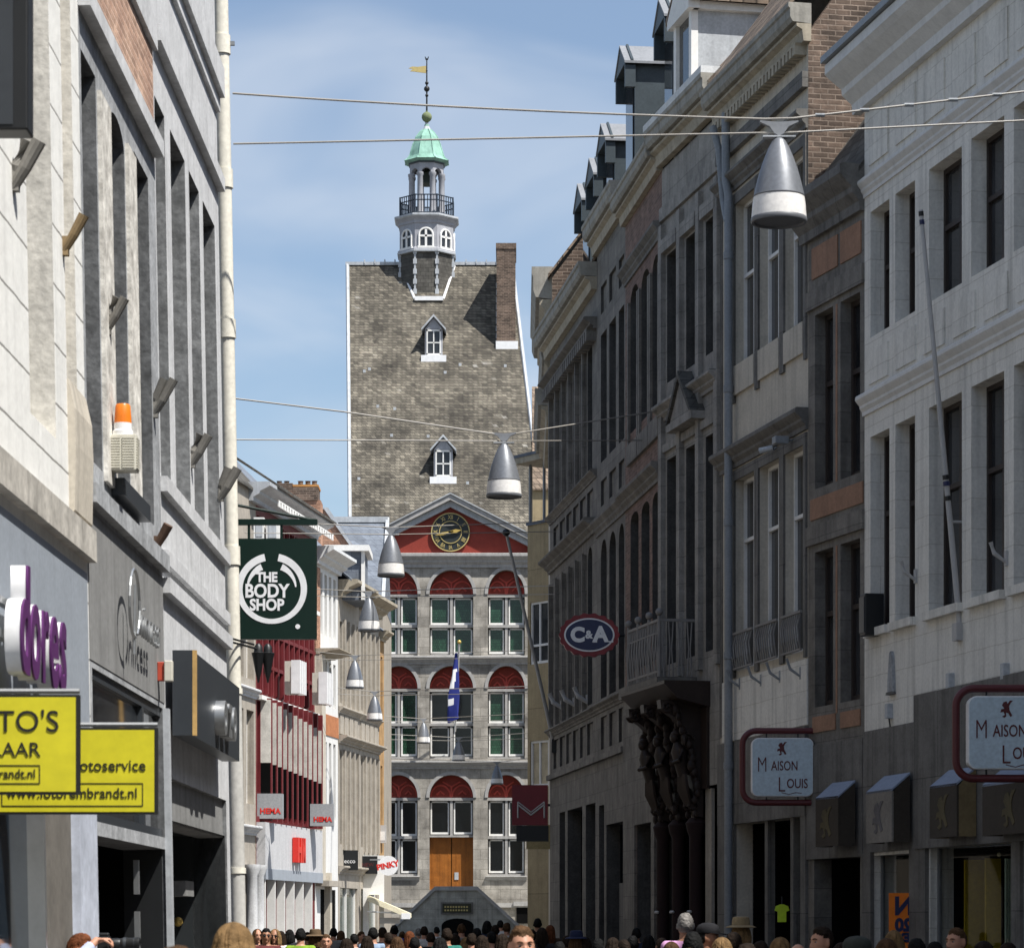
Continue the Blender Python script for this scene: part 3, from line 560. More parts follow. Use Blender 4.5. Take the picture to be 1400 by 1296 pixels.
# ---- brick house
B = Fac('brick_house', 'shaded brick house with stone cornices and three tall arched windows, left of the pilastered house', 'building', a855, a905)
for pa, pb in ((862,873),(877,888),(892,902)):
    ua, ub = B.u(pa), B.u(pb)
    B.win(ua, ub, 11.65, 14.55, depth=.3, fm=m_dframe, gm=m_glass_dk, rise=.3); B.win(ua, ub, 6.8, 10.0, depth=.3, fm=m_dframe, nx=2, rise=.2)
    for q in (ua-.16, ub+.001): B.strip('stone_surround', 11.4, 14.3, .05, m_stone_b, q, q+.15)
    B.strip('recess_hood', 11.0, 11.4, .07, m_stone_b, ua-.15, ub+.15)
for pa, pb in ((871,893),(898,904)): B.hole(B.u(pa), B.u(pb), 0, 3.7)
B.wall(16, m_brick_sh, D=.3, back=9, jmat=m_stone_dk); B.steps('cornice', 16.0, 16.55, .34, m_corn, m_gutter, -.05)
B.corn('string_course', 14.75, 15.05, .18, m_stone); B.corn('string_course', 10.15, 10.5, .22, m_stone_b)
B.strip('stone_base', 3.7, 6.3, .05, m_stone_b); B.strip('stone_base', 0, 3.7, .05, m_stone_b, 0, B.u(870.5)); B.strip('stone_base', 0, 3.7, .05, m_stone_b, B.u(893.3), B.u(897.7)); B.strip('ledge', 6.3, 6.5, .14, m_stone_b)
B.roof(16.5, 6, m_tile, back=9, ov=.1)
B.part('shop_interior', inn(.1, B.L-.05, 3.7, .6), m_glass_b)
BR = B
# ---- stone house with recessed panels
B = Fac('panelled_stone_house', 'plain grey stone house with recessed panels between window rows, behind the oval sign', 'building', a816, a855)
for pa, pb in ((821.5,829.5),(833,842),(846,853.5)):
    ua, ub = B.u(pa), B.u(pb)
    B.win(ua, ub, 11.7, 14.45, depth=.3, fm=m_dframe, gm=m_glass_dk); B.win(ua, ub, 6.6, 10.0, depth=.3, fm=m_dframe, gm=m_glass_dk, rise=.4)
    for za, zb in ((10.75,11.3),(5.5,6.2),(14.9,15.5)): B.hole(ua, ub, za, zb); B.part('recessed_panel', MB().box(ua, ub, .06, .1, za, zb), m_stone_b)
B.hole(B.u(829), B.u(853), 0, 3.85); B.hole(B.u(819), B.u(826), 0, 4.3)
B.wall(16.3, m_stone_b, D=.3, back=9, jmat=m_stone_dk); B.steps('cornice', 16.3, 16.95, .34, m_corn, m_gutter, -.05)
B.corn('ledge', 6.3, 6.5, .15, m_stone_b); B.corn('string_course', 10.15, 10.5, .16, m_stone_b); B.strip('ledge', 5.25, 5.37, .1, m_stone_b)
B.roof(16.9, 6, m_tile, back=9, ov=.1); B.part('shop_interior', inn(.1, B.L-.05, 4.3, .6), m_glass_b)
B.part('closed_door', MB().box(B.u(834), B.u(848), .2, .25, 0, 2.6), m_stone)
PS = B
# ---- long stone house at the far end of the row
B = Fac('long_stone_house', 'long grey stone house with six narrow arched windows per floor and cream cornice', 'building', a752, a816)
for k in range(6):
    ua = .75 + k*(B.L-1.0)/6; ub = ua + .72
    B.win(ua, ub, 11.75, 14.65, depth=.32, fm=m_dframe, gm=m_glass_dk, rise=.3); B.win(ua, ub, 6.6, 10.1, depth=.32, fm=m_dframe, gm=m_glass_dk, rise=.3)
    B.strip('pilaster', 11.7, 14.6, .1, m_stone_b, ua-.34, ua-.2); B.strip('pilaster', 6.5, 10.0, .1, m_stone_b, ua-.34, ua-.2)
    for za, zb in ((10.75,11.35),(5.5,6.2)): B.hole(ua-.1, ub+.1, za, zb); B.part('recessed_panel', MB().box(ua-.1, ub+.1, .06, .1, za, zb), m_stone_b)
B.hole(B.u(765), B.u(772.5), 0, 4.4); B.hole(B.u(776), B.u(796), 0, 4.4); B.hole(B.u(801), B.u(814), 0, 4.4)
B.wall(15.8, m_stone_b, D=.32, back=9, smat=m_stone, jmat=m_stone_dk)
B.steps('cornice', 15.6, 16.2, .42, m_corn, m_gutter, -.15); B.corn('string_course', 14.75, 15.0, .3, m_stone_b, -.1)
B.part('corbel_row', comb(.05, B.L-.05, 24, 14.5, 14.76, 14.73, -.22, .01), m_stone_b)
B.corn('ledge', 11.5, 11.68, .15, m_stone_b); B.corn('string_course', 10.3, 10.62, .3, m_stone_b); B.corn('ledge', 6.3, 6.48, .15, m_stone_b); B.strip('ledge', 5.25, 5.37, .1, m_stone_b)
B.part('shop_interior', inn(.2, B.L-.05, 4.4, .6), m_glass_b)
B.roof(16.25, 6, m_tile, back=9, ov=.1)
for k, px in enumerate((768,785,803)):
    holder(B, px, 960-k*4, 'pale spotlight bracket on the ledge of the long stone house, %s' % ('farthest from the oval sign','under the oval sign','nearest the carved shopfront')[k], m_iron_w, twin=False, ln=.35, r=.06, grp='spotlight brackets on the long stone house')
LS = B
# ---- corner house beyond, only its cornices and brick gable show
B = Fac('corner_gable_house', 'tall cream corniced house with brown brick gable beyond the long stone house', 'building', (1.0, 80.0), (a752[0]+.05, a752[1]+.05))
B.wall(17.6, m_cream, back=9, smat=m_brick_dk); B.steps('cornice', 16.45, 17.95, .5, m_corn, m_gutter, 0, B.L-.3)
B.steps('middle_cornice', 15.2, 16.15, .3, m_corn, m_gutter, 0, B.L-.3); B.steps('lower_cornice', 14.2, 15.0, .42, m_corn, m_gutter, 0, B.L-.6)
B.part('gable', MB().prof([(0,17.6),(4.5,23.6),(9,17.6)], B.L-.3, B.L-.001), m_brick_dk); B.roof(17.7, 6, m_tile, back=9, ov=.1)

# ---- tan modern corner building
B = Fac('tan_corner_building', 'tan concrete corner building with roof terrace canopy in front of the town hall roof', 'building', (.44, 82.5), (2.6, 79.3))
s_ = F/82
def tz(y): return CH + (HY-y)/s_
B.win(.12, 1.4, tz(907), tz(822), depth=.12, fm=m_wframe, nx=3, tr=(.3,)); B.win(.12, 1.4, tz(1075), tz(1012), depth=.12, fm=m_wframe, nx=3, tr=(), gm=M('lit_blind', (.45,.38,.26)))
B.wall(tz(716), m_tan, D=.15, back=7); B.strip('coping', tz(716), tz(712), .06, m_slate_bl)
B.part('terrace_canopy', MB().box(-.2, 2.4, -.35, 5, tz(632), tz(624)), m_corn); B.part('canopy_rim', MB().box(-.22, 2.42, -.38, 5.02, tz(624), tz(620)), m_slate_bl)
mb = MB()
for x, y in ((.06,.05),(.06,2.5),(.75,.05),(2.2,.05)): mb.box(x-.03, x+.03, y-.03, y+.03, tz(712), tz(632))
B.part('canopy_post', mb, m_pipe_g)
TAN = B
t = thing('white_flagpole', 'long bare white flagpole slanting out over the tan corner building', 'flagpole', P(757, 1015, 71.2))
tip = P(692, 728, 68.5) - Vector(t.location)
MB().tube([(0,0,0), tip], [.05,.035], 10).build('pole', m_iron_w, t, smooth=True); MB().ball(tip, .09).build('finial', m_black, t); MB().box(-.05,.12,-.1,.1,-.25,.15).build('wall_socket', m_black, t)

# ---- far tiled house behind the terrace
B = Fac('tiled_house', 'far house with brown pantile roof just right of the town hall roof', 'building', (.9, 128), (7, 128))
B.wall(20.8, m_tan, back=8); B.roof(20.8, 5.2, m_tile, back=8)
B.part('skylight', MB().prof([(1.15,22.55),(1.25,22.48),(2.25,23.75),(2.15,23.85)], .5, 1.1), m_glass)

# ---- dormers along the right roofs
def dormer(B, px, ytop, label, Yw, w=1.15, hz=2.6, deep=2.6):
    # front edge on the wall line at distance Yw
    u = (Yw - B.p0.y)/B.d.y; setb = .5
    wv = B.world(u, -setb, 0); X = (px-CX)*wv.y/F; wv.x = X
    zr = CH + (HY-ytop)*wv.y/F; ze = zr - .42
    t = thing('zinc_dormer', label, 'dormer', (wv.x, wv.y, zr-hz), B.root.rotation_euler[2], 'dark zinc dormers along the right roofs')
    MB().box(-w/2, w/2, .22, deep, 0, hz-.5).build('cheek', m_zinc_dk, t)
    o = w/2+.1
    MB().prism([(-o,hz-.55),(0,hz-.02),(o,hz-.55),(o,hz-1.0),(w/2,hz-1.0),(w/2,hz-.5),(-w/2,hz-.5),(-w/2,hz-1.0),(-o,hz-1.0)], 0, .22).build('gable_hood', m_zinc_dk, t)
    mb = MB()
    for q in (-1, 1): mb.add([(0,-.02,hz),(0,deep,hz),(q*(o+.05),deep,hz-.52),(q*(o+.05),-.02,hz-.52),(0,-.02,hz+.05),(0,deep,hz+.05),(q*(o+.05),deep,hz-.47),(q*(o+.05),-.02,hz-.47)], [(0,1,2,3),(4,7,6,5),(0,3,7,4),(1,5,6,2),(3,2,6,7),(0,4,5,1)])
    mb.build('sloping_top', m_zinc, t)
    mb = MB()
    for y in (.12, 1.25, 2.4): mb.add([(0,y,hz+.052),(0,y+.05,hz+.052),(o+.05,y+.05,hz-.468),(o+.05,y,hz-.468),(0,y,hz+.085),(0,y+.05,hz+.085),(o+.05,y+.05,hz-.435),(o+.05,y,hz-.435)], [(0,1,2,3),(4,7,6,5),(0,3,7,4),(1,5,6,2),(3,2,6,7),(0,4,5,1)])
    mb.build('standing_seam', m_zinc_dk, t)
    MB().box(-w/2+.12, w/2-.12, .19, .215, .35, hz-.8).build('dormer_window', m_glass, t)
    MB().box(w/2, w/2+.012, 1.0, 1.9, .3, hz-.75).build('side_panel', m_slate_bl, t)
    return t
dormer(BR, 901, 2, 'dark zinc dormer nearest the pale painted dormer', 58.6, hz=3.9, deep=3.2)
dormer(PS, 848, 66, 'large dark zinc dormer, second from the pale painted dormer', 61.6, hz=3.4, deep=3.2)
dormer(PS, 822, 172, 'dark zinc dormer in the middle of the row', 65.6)
dormer(LS, 806, 219, 'dark zinc dormer, second from the far end of the row', 67.8)
dormer(LS, 790, 254, 'smallest dark zinc dormer at the far end of the row', 70.0)
t = thing('painted_dormer', 'pale dormer with white pediment front and pantile roof above the pilastered house', 'dormer', (235/F*54.3, 54.3, 15.9), PH.root.rotation_euler[2])
MB().box(-.6,.6,.1,3.4,0,2.72).build('cheek', m_lead, t); MB().prism([(-.75,2.6),(.75,2.6),(.75,2.75),(0,3.35),(-.75,2.75)], -.12, .1).build('pediment', m_wframe, t)
MB().box(-.62,-.45,-.03,.1,0,2.6).build('front_post', m_wframe, t); MB().box(.45,.62,-.03,.1,0,2.6).build('front_post', m_wframe, t); MB().box(-.45,.45,.04,.08,.3,2.6).build('dormer_window', m_glass, t)
MB().box(.6,.72,.0,3.4,2.6,2.74).build('eaves_board', m_wframe, t)
mb = MB()
for q in (-1, 1): mb.add([(0,-.12,3.4),(0,3.5,3.4),(q*.85,3.5,2.72),(q*.85,-.12,2.72),(0,-.12,3.5),(0,3.5,3.5),(q*.85,3.5,2.82),(q*.85,-.12,2.82)], [(0,1,2,3),(4,7,6,5),(0,3,7,4),(1,5,6,2),(3,2,6,7),(0,4,5,1)])
for k in range(22): y = -.05+k*.16; mb.tube([(0,y,3.52),(.85,y,2.84)], .045, 6)
mb.build('pantile_roof', m_tile, t)

# ---- hanging signs on the right
def shop_frame_sign(Y, pxl, pyt, pyb, fl, ft, fb, xr, label):
    s = F/Y; w = 0.98; h = (pyb-pyt)/s
    c = P(pxl, (pyt+pyb)/2, Y); t = thing('framed_hanging_sign', label, 'shop sign', (c.x+w/2, Y, c.z), 0, 'framed white shop signs')
    def rr(w, h, r, n=8):
        pts = []
        for cx_, cz_, a0 in ((w-r,h-r,0),(-(w-r),h-r,90),(-(w-r),-(h-r),180),(w-r,-(h-r),270)):
            for k in range(n+1): a = R(a0+90*k/n); pts.append((cx_+r*math.cos(a), cz_+r*math.sin(a)))
        return pts
    MB().prism(rr(w/2,h/2,.11), -.1, .1).build('panel', m_whitep, t, bevel=.012)
    MB().prism(rr(w/2-.015,h/2-.015,.1), -.104, -.1).build('sign_face', M('pale_blue_face', (.50,.60,.66), na=.05, rough=.4), t)
    text('AISON', .21, m_maroon, t, (.03,-.106,.015), (R(90),0,0), ex=.003, sx=.68, bold=.002); text('M', .34, m_maroon, t, (-.325,-.1065,.03), (R(90),0,0), ex=.003, sx=.62, bold=-.003)
    text('OUIS', .21, m_maroon, t, (.23,-.106,-.265), (R(90),0,0), ex=.003, sx=.72, bold=.002); text('L', .34, m_maroon, t, (-.02,-.1065,-.285), (R(90),0,0), ex=.003, sx=.75, bold=-.003); MB().tube([(-.02,-.1,-.40),(.1,-.1,-.43),(.2,-.1,-.40),(.3,-.1,-.41)], .008, 5).build('flourish', m_maroon, t)
    # rampant lion emblem
    lp = [(-.05,.2),(-.015,.22),(-.03,.26),(-.07,.25),(-.06,.29),(-.02,.3),(-.05,.34),(-.03,.38),(.01,.39),(.02,.36),(.05,.40),(.09,.40),(.06,.37),(.04,.33),(.045,.28),(.06,.25),(.08,.21),(.055,.195),(.03,.24),(0,.25),(.005,.2),(-.02,.185)]
    MB().prism([(x-.02, z) for x, z in lp], -.107, -.1).build('lion_emblem', m_maroon, t)
    xl = (fl-pxl)/s - w/2; zt = (HY-ft)*Y/F+CH-c.z; zb = (HY-fb)*Y/F+CH-c.z; xr_ = (xr-pxl)/s - w/2; r = .22; pts = [(xr_,0,zt)]
    for k in range(9): a = R(90+90*k/8); pts.append((xl+r+r*math.cos(a), 0, zt-r+r*math.sin(a)))
    for k in range(9): a = R(180+90*k/8); pts.append((xl+r+r*math.cos(a), 0, zb+r+r*math.sin(a)))
    pts.append((xr_,0,zb)); MB().tube(pts, .05, 10).build('tube_frame', m_maroon, t, smooth=True)
    for x in (-.25,.25): MB().box(x-.012,x+.012,-.012,.012,h/2,zt).box(x-.012,x+.012,-.012,.012,zb,-h/2).build('hanger', m_black, t)
    return t
shop_frame_sign(46.4, 1027, 1009, 1089, 1015, 999, 1097, 1114, 'white chocolate shop sign in dark red frame, the one hanging beside the cream house')
shop_frame_sign(36.6, 1322, 952, 1052, 1307, 941, 1064, 1436, 'larger white chocolate shop sign in dark red frame, cut by the right picture edge')
# oval sign
t = thing('oval_sign', 'oval navy sign with scalloped dark red rim and three white characters', 'shop sign', P(805.5, 868.5, 60))
sc = 60/F; rx, rz = 37*sc, 25.5*sc
MB().prism([((rx+.055)*math.cos(a)*(1+.025*math.cos(a*18)), (rz+.055)*math.sin(a)*(1+.035*math.cos(a*18))) for a in [2*math.pi*k/144 for k in range(144)]], -.1, .1).build('scalloped_rim', M('dark_red_rim', (.22,.03,.035), rough=.4), t)
MB().prism([(rx*.93*math.cos(a), rz*.90*math.sin(a)) for a in [2*math.pi*k/64 for k in range(64)]], -.108, -.1).build('white_ring', m_whitep, t)
MB().prism([(rx*.87*math.cos(a), rz*.82*math.sin(a)) for a in [2*math.pi*k/64 for k in range(64)]], -.114, -.108).build('sign_face', m_navy, t)
text('C', .40, m_whitep, t, (-.24,-.118,-.01), (R(90),0,0), ex=.004, bold=.022); text('A', .42, m_whitep, t, (.23,-.118,.0), (R(90),0,0), ex=.004, bold=.022); text('&', .22, m_whitep, t, (-.01,-.119,-.0), (R(90),0,0), ex=.004, bold=.010)
MB().tube([(rx,0,0),(rx+.3,.02,0)], .03).build('bracket', m_black, t)
for x in (.07,.40): MB().box(x,x+.09,-.12,-.114,-.155,-.125).build('letter_serif', m_whitep, t)
# red M sign
t = thing('red_projecting_sign', 'dark red projecting sign with white outlined M at the far end of the right row', 'shop sign', P(726, 1102, 72.6))
s_ = 72.6/F; MB().box(-26*s_,23*s_,-.1,.1,-26*s_,29*s_).build('panel', m_signred, t)
for o_, q in ((0,.022),(.07,.016)):
    pts = [(-18,-16),(-18,2),(0,-12),(18,2),(18,-16)]; mb = MB()
    for i in range(4):
        a, b = pts[i], pts[i+1]; mb.tube([(a[0]*s_,-.11,a[1]*s_+o_),(b[0]*s_,-.11,b[1]*s_+o_)], q, 6)
    mb.build('outlined_letter', m_iron_w, t)
MB().box(-20*s_,24*s_,-.08,.08,-48*s_,-26.5*s_).build('lower_box', m_black, t)
MB().box(18*s_,.5,-.03,.03,.0,.06).build('bracket', m_black, t)
t = thing('tan_box_sign', 'plain tan box sign under the dark red M sign', 'shop sign', P(738, 1143, 76)); MB().box(-.35,.45,-.1,.1,-.33,.3).build('panel', M('olive_tan_face', (.28,.23,.12)), t); MB().box(.4,.75,-.02,.02,-.02,.02).build('bracket', m_black, t)
# ============================================================ TOWN HALL at the end of the street
D = Fac('town_hall', 'stone town hall with steep slate roof, red pediment and bell turret closing the street', 'town hall', ((478-CX)*145/F, 145), ((754-CX)*145/F, 145))
S = F/145
def du(px): return (px-478)/S
def dz(py): return CH + (HY-py)/S
bays = [(519,571),(587,647),(667,717.5)]
def lunette(ua, ub, zs, rise):
    n = 16; c = (ua+ub)/2; hw = (ub-ua)/2
    f = D.part('lunette', MB().prism([(c-hw*math.cos(math.pi*k/n), zs+rise*math.sin(math.pi*k/n)) for k in range(n+1)], .42, .46), m_red)
    mb = MB()
    for q in (-1, 1): 
        cc = c + q*hw*.5; mb.tube([(cc+hw*.46*math.cos(math.pi*k/10), .40, zs+.05+rise*.52*math.sin(math.pi*k/10)) for k in range(11)], .05, 6)
        mb.tube([(cc-.18*hw,.40,zs+.15*rise),(cc,.40,zs+.3*rise),(cc+.18*hw,.40,zs+.15*rise)], .05, 6)
    mb.tube([(c,.40,zs),(c,.40,zs+rise*.55)], .05, 6); mb.tube([(c,.40,zs+rise*.5),(c-.4*hw,.40,zs+rise*.72)], .045, 6); mb.tube([(c,.40,zs+rise*.5),(c+.4*hw,.40,zs+rise*.72)], .045, 6)
    mb.build('tracery', m_red_lt, f)
def crosswin(ua, ub, za, zb, gm, rows=2):
    w = ub-ua; mb = MB(); y0, y1 = .27, .47; cw = .13
    mb.box(ua, ub, y0-.05, y1, zb-.14, zb); mb.box(ua, ub, y0-.1, y1, za, za+.1); mb.box((ua+ub)/2-cw/2, (ua+ub)/2+cw/2, y0, y1, za+.1, zb-.14)
    zc = [za+.1] + ([za+(zb-za)*.5] if rows == 2 else []) + [zb-.14]
    if rows == 2: mb.box(ua, ub, y0-.04, y1, zc[1]-.1, zc[1]+.04)
    fr = D.part('cross_window', mb, m_dh2)
    for i in range(len(zc)-1):
        for q in (0, 1):
            a = ua + (w/2+cw/2)*q + .05; b = a + w/2 - cw/2 - .1; c, d = zc[i]+.05, zc[i+1]-.13 if i < len(zc)-2 else zc[i+1]-.03
            MB().box(a,a+.07,.38,.46,c,d).box(b-.07,b,.38,.46,c,d).box(a,b,.38,.46,d-.07,d).box(a,b,.36,.46,c,c+.1).build('sash_frame', m_wframe, fr)
            MB().quad((a,.44,c),(b,.44,c),(b,.44,d),(a,.44,d)).build('pane', gm, fr)
rows = [(897,812,779),(1037,941,910)]
for i, (ya, ys, yt) in enumerate(rows):
    for k, (pa, pb) in enumerate(bays):
        ua, ub = du(pa), du(pb); D.hole(ua, ub, dz(ya), dz(yt), dz(yt)-dz(ys)); lunette(ua, ub, dz(ys), dz(yt)-dz(ys)-.01)
        crosswin(ua, ub, dz(ya), dz(ys), m_glass_dk if (i == 1 and k == 1) else m_glass_g)
for k, (pa, pb) in enumerate(bays):
    ua, ub = du(pa), du(pb); bot = 1197 if k != 1 else 1216
    D.hole(ua, ub, dz(bot), dz(1059), dz(1059)-dz(1090)); lunette(ua, ub, dz(1090), dz(1059)-dz(1090)-.01)
    if k == 1:
        crosswin(ua, ub, dz(1144), dz(1090), m_glass_dk, 1)
        d = D.part('door', MB().box(ua, (ua+ub)/2-.02, .48, .56, dz(1216), dz(1144)).box((ua+ub)/2+.02, ub, .48, .56, dz(1216), dz(1144)), m_door)
        mb = MB()
        for q in range(5): mb.box(ua+.12+q*.4, ua+.15+q*.4, .465, .48, dz(1215), dz(1145))
        mb.build('door_batten', m_door, d); MB().box((ua+ub)/2+.15, (ua+ub)/2+.35, .44, .48, dz(1202), dz(1192)).build('lock_plate', m_lead, d)
    else: crosswin(ua, ub, dz(1197), dz(1090), m_glass_dk)
D.wall(dz(757), m_dh, D=.6, back=26)
for (pa, pb) in bays:      # raised arch mouldings
    ua, ub = du(pa), du(pb); c = (ua+ub)/2; hw = (ub-ua)/2
    for ys, yt in ((812,779),(941,910),(1090,1059)):
        rs = dz(yt)-dz(ys); mb = MB(); n = 18
        for k in range(n):
            a0, a1 = math.pi*k/n, math.pi*(k+1)/n
            mb.prism([(c-hw*math.cos(a0), dz(ys)+rs*math.sin(a0)),(c-hw*math.cos(a1), dz(ys)+rs*math.sin(a1)),(c-(hw+.16)*math.cos(a1), dz(ys)+(rs+.16)*math.sin(a1)),(c-(hw+.16)*math.cos(a0), dz(ys)+(rs+.16)*math.sin(a0))], -.05, .0)
        D.part('arch_moulding', mb, m_dh2)
for z0, z1 in ((dz(908),dz(897)),(dz(1051),dz(1040))): D.corn('string_course', z0, z1, .3, m_dh2)
for k in (0, 2): D.corn('window_sill', dz(1203), dz(1197), .16, m_dh2, du(bays[k][0])-.1, du(bays[k][1])+.1)
D.strip('plinth_course', dz(1240), dz(1234), .12, m_dh2); D.corn('entablature', dz(776), dz(757), .38, m_dh2)
for pa, pb in ((1,20),): pass
D.strip('cellar_window_hood', dz(1238), dz(1232), .2, m_dh2, du(702), du(730)); D.box('cellar_window', du(706), du(722), .02, .05, dz(1262), dz(1240), m_dark)
# pediment
apx, apz = du(616), dz(677); L_ = D.L; bz = dz(757)+.002
D.part('tympanum', MB().prism([(0.1,bz),(L_-.1,bz),(apx,apz-.35)], -.02, .3), m_red)
mb = MB(); zl = apz-apx*.515
mb.prism([(-.45,zl-.2),(apx,apz),(L_+.45,zl-.2),(L_+.45,zl-.48),(apx,apz-.30),(-.45,zl-.48)], -.55, .3)
D.part('raking_cornice', mb, m_dh2)
D.part('raking_moulding', MB().prism([(-.2,zl-.36),(apx,apz-.31),(L_+.2,zl-.36),(L_+.2,zl-.66),(apx,apz-.62),(-.2,zl-.66)], -.3, .3), m_lead)
D.part('pediment_roof', MB().prism([(-.5,zl-.19),(apx,apz+.04),(L_+.5,zl-.19),(L_+.5,zl-.24),(apx,apz-.02),(-.5,zl-.24)], -.62, 3.2), m_lead)
# clock
cl = MB().lathe([(.98,0),(1.0,.06),(.95,.1),(.93,.1)], 40); cl.T = None
ck = thing('town_hall_clock', 'round dark clock with gilded numerals and hands in the red pediment', 'clock', D.world(du(616), .06, dz(728)))
def disc(r0, r1, y0, y1, n=48):
    m = MB()
    for k in range(n):
        a, b = 2*math.pi*k/n, 2*math.pi*(k+1)/n; m.prism([(r0*math.cos(a), r0*math.sin(a)),(r1*math.cos(a), r1*math.sin(a)),(r1*math.cos(b), r1*math.sin(b)),(r0*math.cos(b), r0*math.sin(b))] if r0 > 0 else [(0,0),(r1*math.cos(a), r1*math.sin(a)),(r1*math.cos(b), r1*math.sin(b))], y0, y1)
    return m
disc(0, .95, -.06, .03).build('clock_face', m_clock, ck); disc(.91, .96, -.10, -.06).build('outer_ring', m_goldp, ck); disc(.53, .565, -.1, -.06).build('inner_ring', m_goldp, ck)
for k, rn in enumerate(['XII','I','II','III','IIII','V','VI','VII','VIII','IX','X','XI']):
    a = R(90 - 30*k); text(rn, .29, m_goldp, ck, (.735*math.cos(a), -.075, .735*math.sin(a)), (R(90), -(a-R(90)), 0), name='numeral', ex=.01, bold=.004, sx=.72)
def hand(ang, l, w, tail):
    a = R(90-ang); d = Vector((math.cos(a), 0, math.sin(a))); n = Vector((-d.z, 0, d.x))
    q = [d*-tail+n*w*.6, d*(l*.5)+n*w*1.2, d*l, d*(l*.5)-n*w*1.2, d*-tail-n*w*.6]; MB().prism([(p.x, p.z) for p in q], -.16, -.13).build('clock_hand', m_gold, ck)
hand(80, .55, .075, .1); hand(258, .8, .055, .15)
# main roof as a steep plane between eaves and ridge
EY, RY = .35, 13.6; EZ, RZ = dz(748), CH + (HY-362)*(145+13.6)/F
xr0 = (475-CX)*(145+RY)/F - D.p0.x; xr1 = (700-CX)*(145+RY)/F - D.p0.x; xe0 = 0.0; xe1 = du(747)
rf = MB(); rf.add([(xe0,EY,EZ),(xe1,EY,EZ),(xr1,RY,RZ),(xr0,RY,RZ),(xe0,2*RY-EY,EZ),(xe1,2*RY-EY,EZ),(xe0,EY,EZ-.3),(xe1,EY,EZ-.3),(xe0,2*RY-EY,EZ-.3),(xe1,2*RY-EY,EZ-.3)],
    [(0,1,2,3),(5,4,3,2),(1,5,2),(4,0,3),(6,7,1,0),(8,9,5,4),(7,9,5,1),(6,8,4,0)])
roof = D.part('roof', rf, m_slate)
def onroof(px, py):
    # plane point: y = EY + t*(RY-EY), z = EZ + t*(RZ-EZ)
    t = .5
    for _ in range(40):
        Yw = 145 + EY + t*(RY-EY); z = CH + (HY-py)*Yw/F; t = (z-EZ)/(RZ-EZ)
    Yw = 145+EY+t*(RY-EY); return Vector(((px-CX)*Yw/F - D.p0.x, Yw-145, CH+(HY-py)*Yw/F))
rd = Vector((0, RY-EY, RZ-EZ)).normalized()
mb = MB(); mb.box(xr0-.1, xr1, RY-.14, RY+.14, RZ-.05, RZ+.12); 
mb.build('ridge_capping', m_lead, roof)
MB().tube([(xe0,EY-.02,EZ),(xr0,RY,RZ+.05)], .10, 6).build('verge_capping', m_lead, roof)
MB().tube([(xe1,EY-.02,EZ),(xr1,RY,RZ+.05)], .10, 6).build('verge_capping', m_lead, roof)
mb = MB()
for q in range(8):
    x = xr0+.9+q*.55 + (3.3 if q > 3 else 0)
    if x < xr1-.3: mb.box(x, x+.06, RY-.17, RY+.17, RZ+.02, RZ+.25)
mb.build('ridge_clip', m_lead, roof)
# chimney
cb = onroof(694, 473)
D.part('chimney', MB().box(cb.x-.58, cb.x+.42, cb.y-.05, cb.y+3.2, cb.z-.8, CH+(HY-338)*(145+cb.y)/F).box(cb.x-.62, cb.x+.46, cb.y-.09, cb.y+3.24, CH+(HY-341)*(145+cb.y)/F, CH+(HY-333)*(145+cb.y)/F), m_brick_dk)
D.part('chimney_flashing', MB().box(cb.x-.62, cb.x+.55, cb.y-.16, cb.y-.04, cb.z-.2, cb.z+.22), m_whitep)
mb = MB()
for q in range(9): t_ = q/9; mb.box(cb.x-.63, cb.x-.58, cb.y+t_*3.2, cb.y+t_*3.2+.2, cb.z+t_*3.2*rd.z/rd.y, cb.z+t_*3.2*rd.z/rd.y+.3)
D.part('chimney_flashing', mb, m_lead)
# roof dormers
for px, py, w in ((593,488,.92),(606,654,.95)):
    b = onroof(px, py); h = 1.45; x0, x1 = b.x-w/2, b.x+w/2; dp = (h+.7)*rd.y/rd.z
    f = D.part('roof_dormer', MB().box(x0, x1, b.y-.05, b.y+dp, b.z-.05, b.z+h), m_drum)
    mb = MB(); mb.prism([(x0-.18,b.z+h-.1),(b.x,b.z+h+.62),(x1+.18,b.z+h-.1),(x1+.18,b.z+h-.0),(b.x,b.z+h+.74),(x0-.18,b.z+h)], b.y-.3, b.y+dp+.6); mb.build('dormer_roof', m_lead, f)
    MB().prism([(x0,b.z+h),(x1,b.z+h),(b.x,b.z+h+.6)], b.y-.1, b.y+dp).build('dormer_gable', m_drum, f)
    m2 = MB().quad((x0+.13,b.y-.06,b.z+.16),(x1-.13,b.y-.06,b.z+.16),(x1-.13,b.y-.06,b.z+h-.12),(x0+.13,b.y-.06,b.z+h-.12)); m2.build('pane', m_glass, f)
    m3 = MB(); m3.box(b.x-.03,b.x+.03,b.y-.09,b.y-.05,b.z+.12,b.z+h-.1).box(x0+.1,x1-.1,b.y-.09,b.y-.05,b.z+.7,b.z+.76)
    for q in (x0+.08, x1-.15): m3.box(q, q+.07, b.y-.1, b.y-.05, b.z+.1, b.z+h)
    m3.box(x0+.08,x1-.08,b.y-.1,b.y-.05,b.z+.08,b.z+.16).box(x0+.08,x1-.08,b.y-.1,b.y-.05,b.z+h-.12,b.z+h-.03); m3.build('sash_frame', m_wframe, f)
    MB().box(x0-.2, x1+.2, b.y-.24, b.y-.02, b.z-.3, b.z+.05).build('apron_flashing', m_whitep, f)
random.seed(3)
for q in range(16):
    p = onroof(random.uniform(484, 700), random.choice([503,505,655,658,600,560]) + random.uniform(-6, 6)); D.part('roof_hook_plate', MB().box(p.x-.07, p.x+.07, p.y-.05, p.y, p.z-.08, p.z+.08), m_lead)
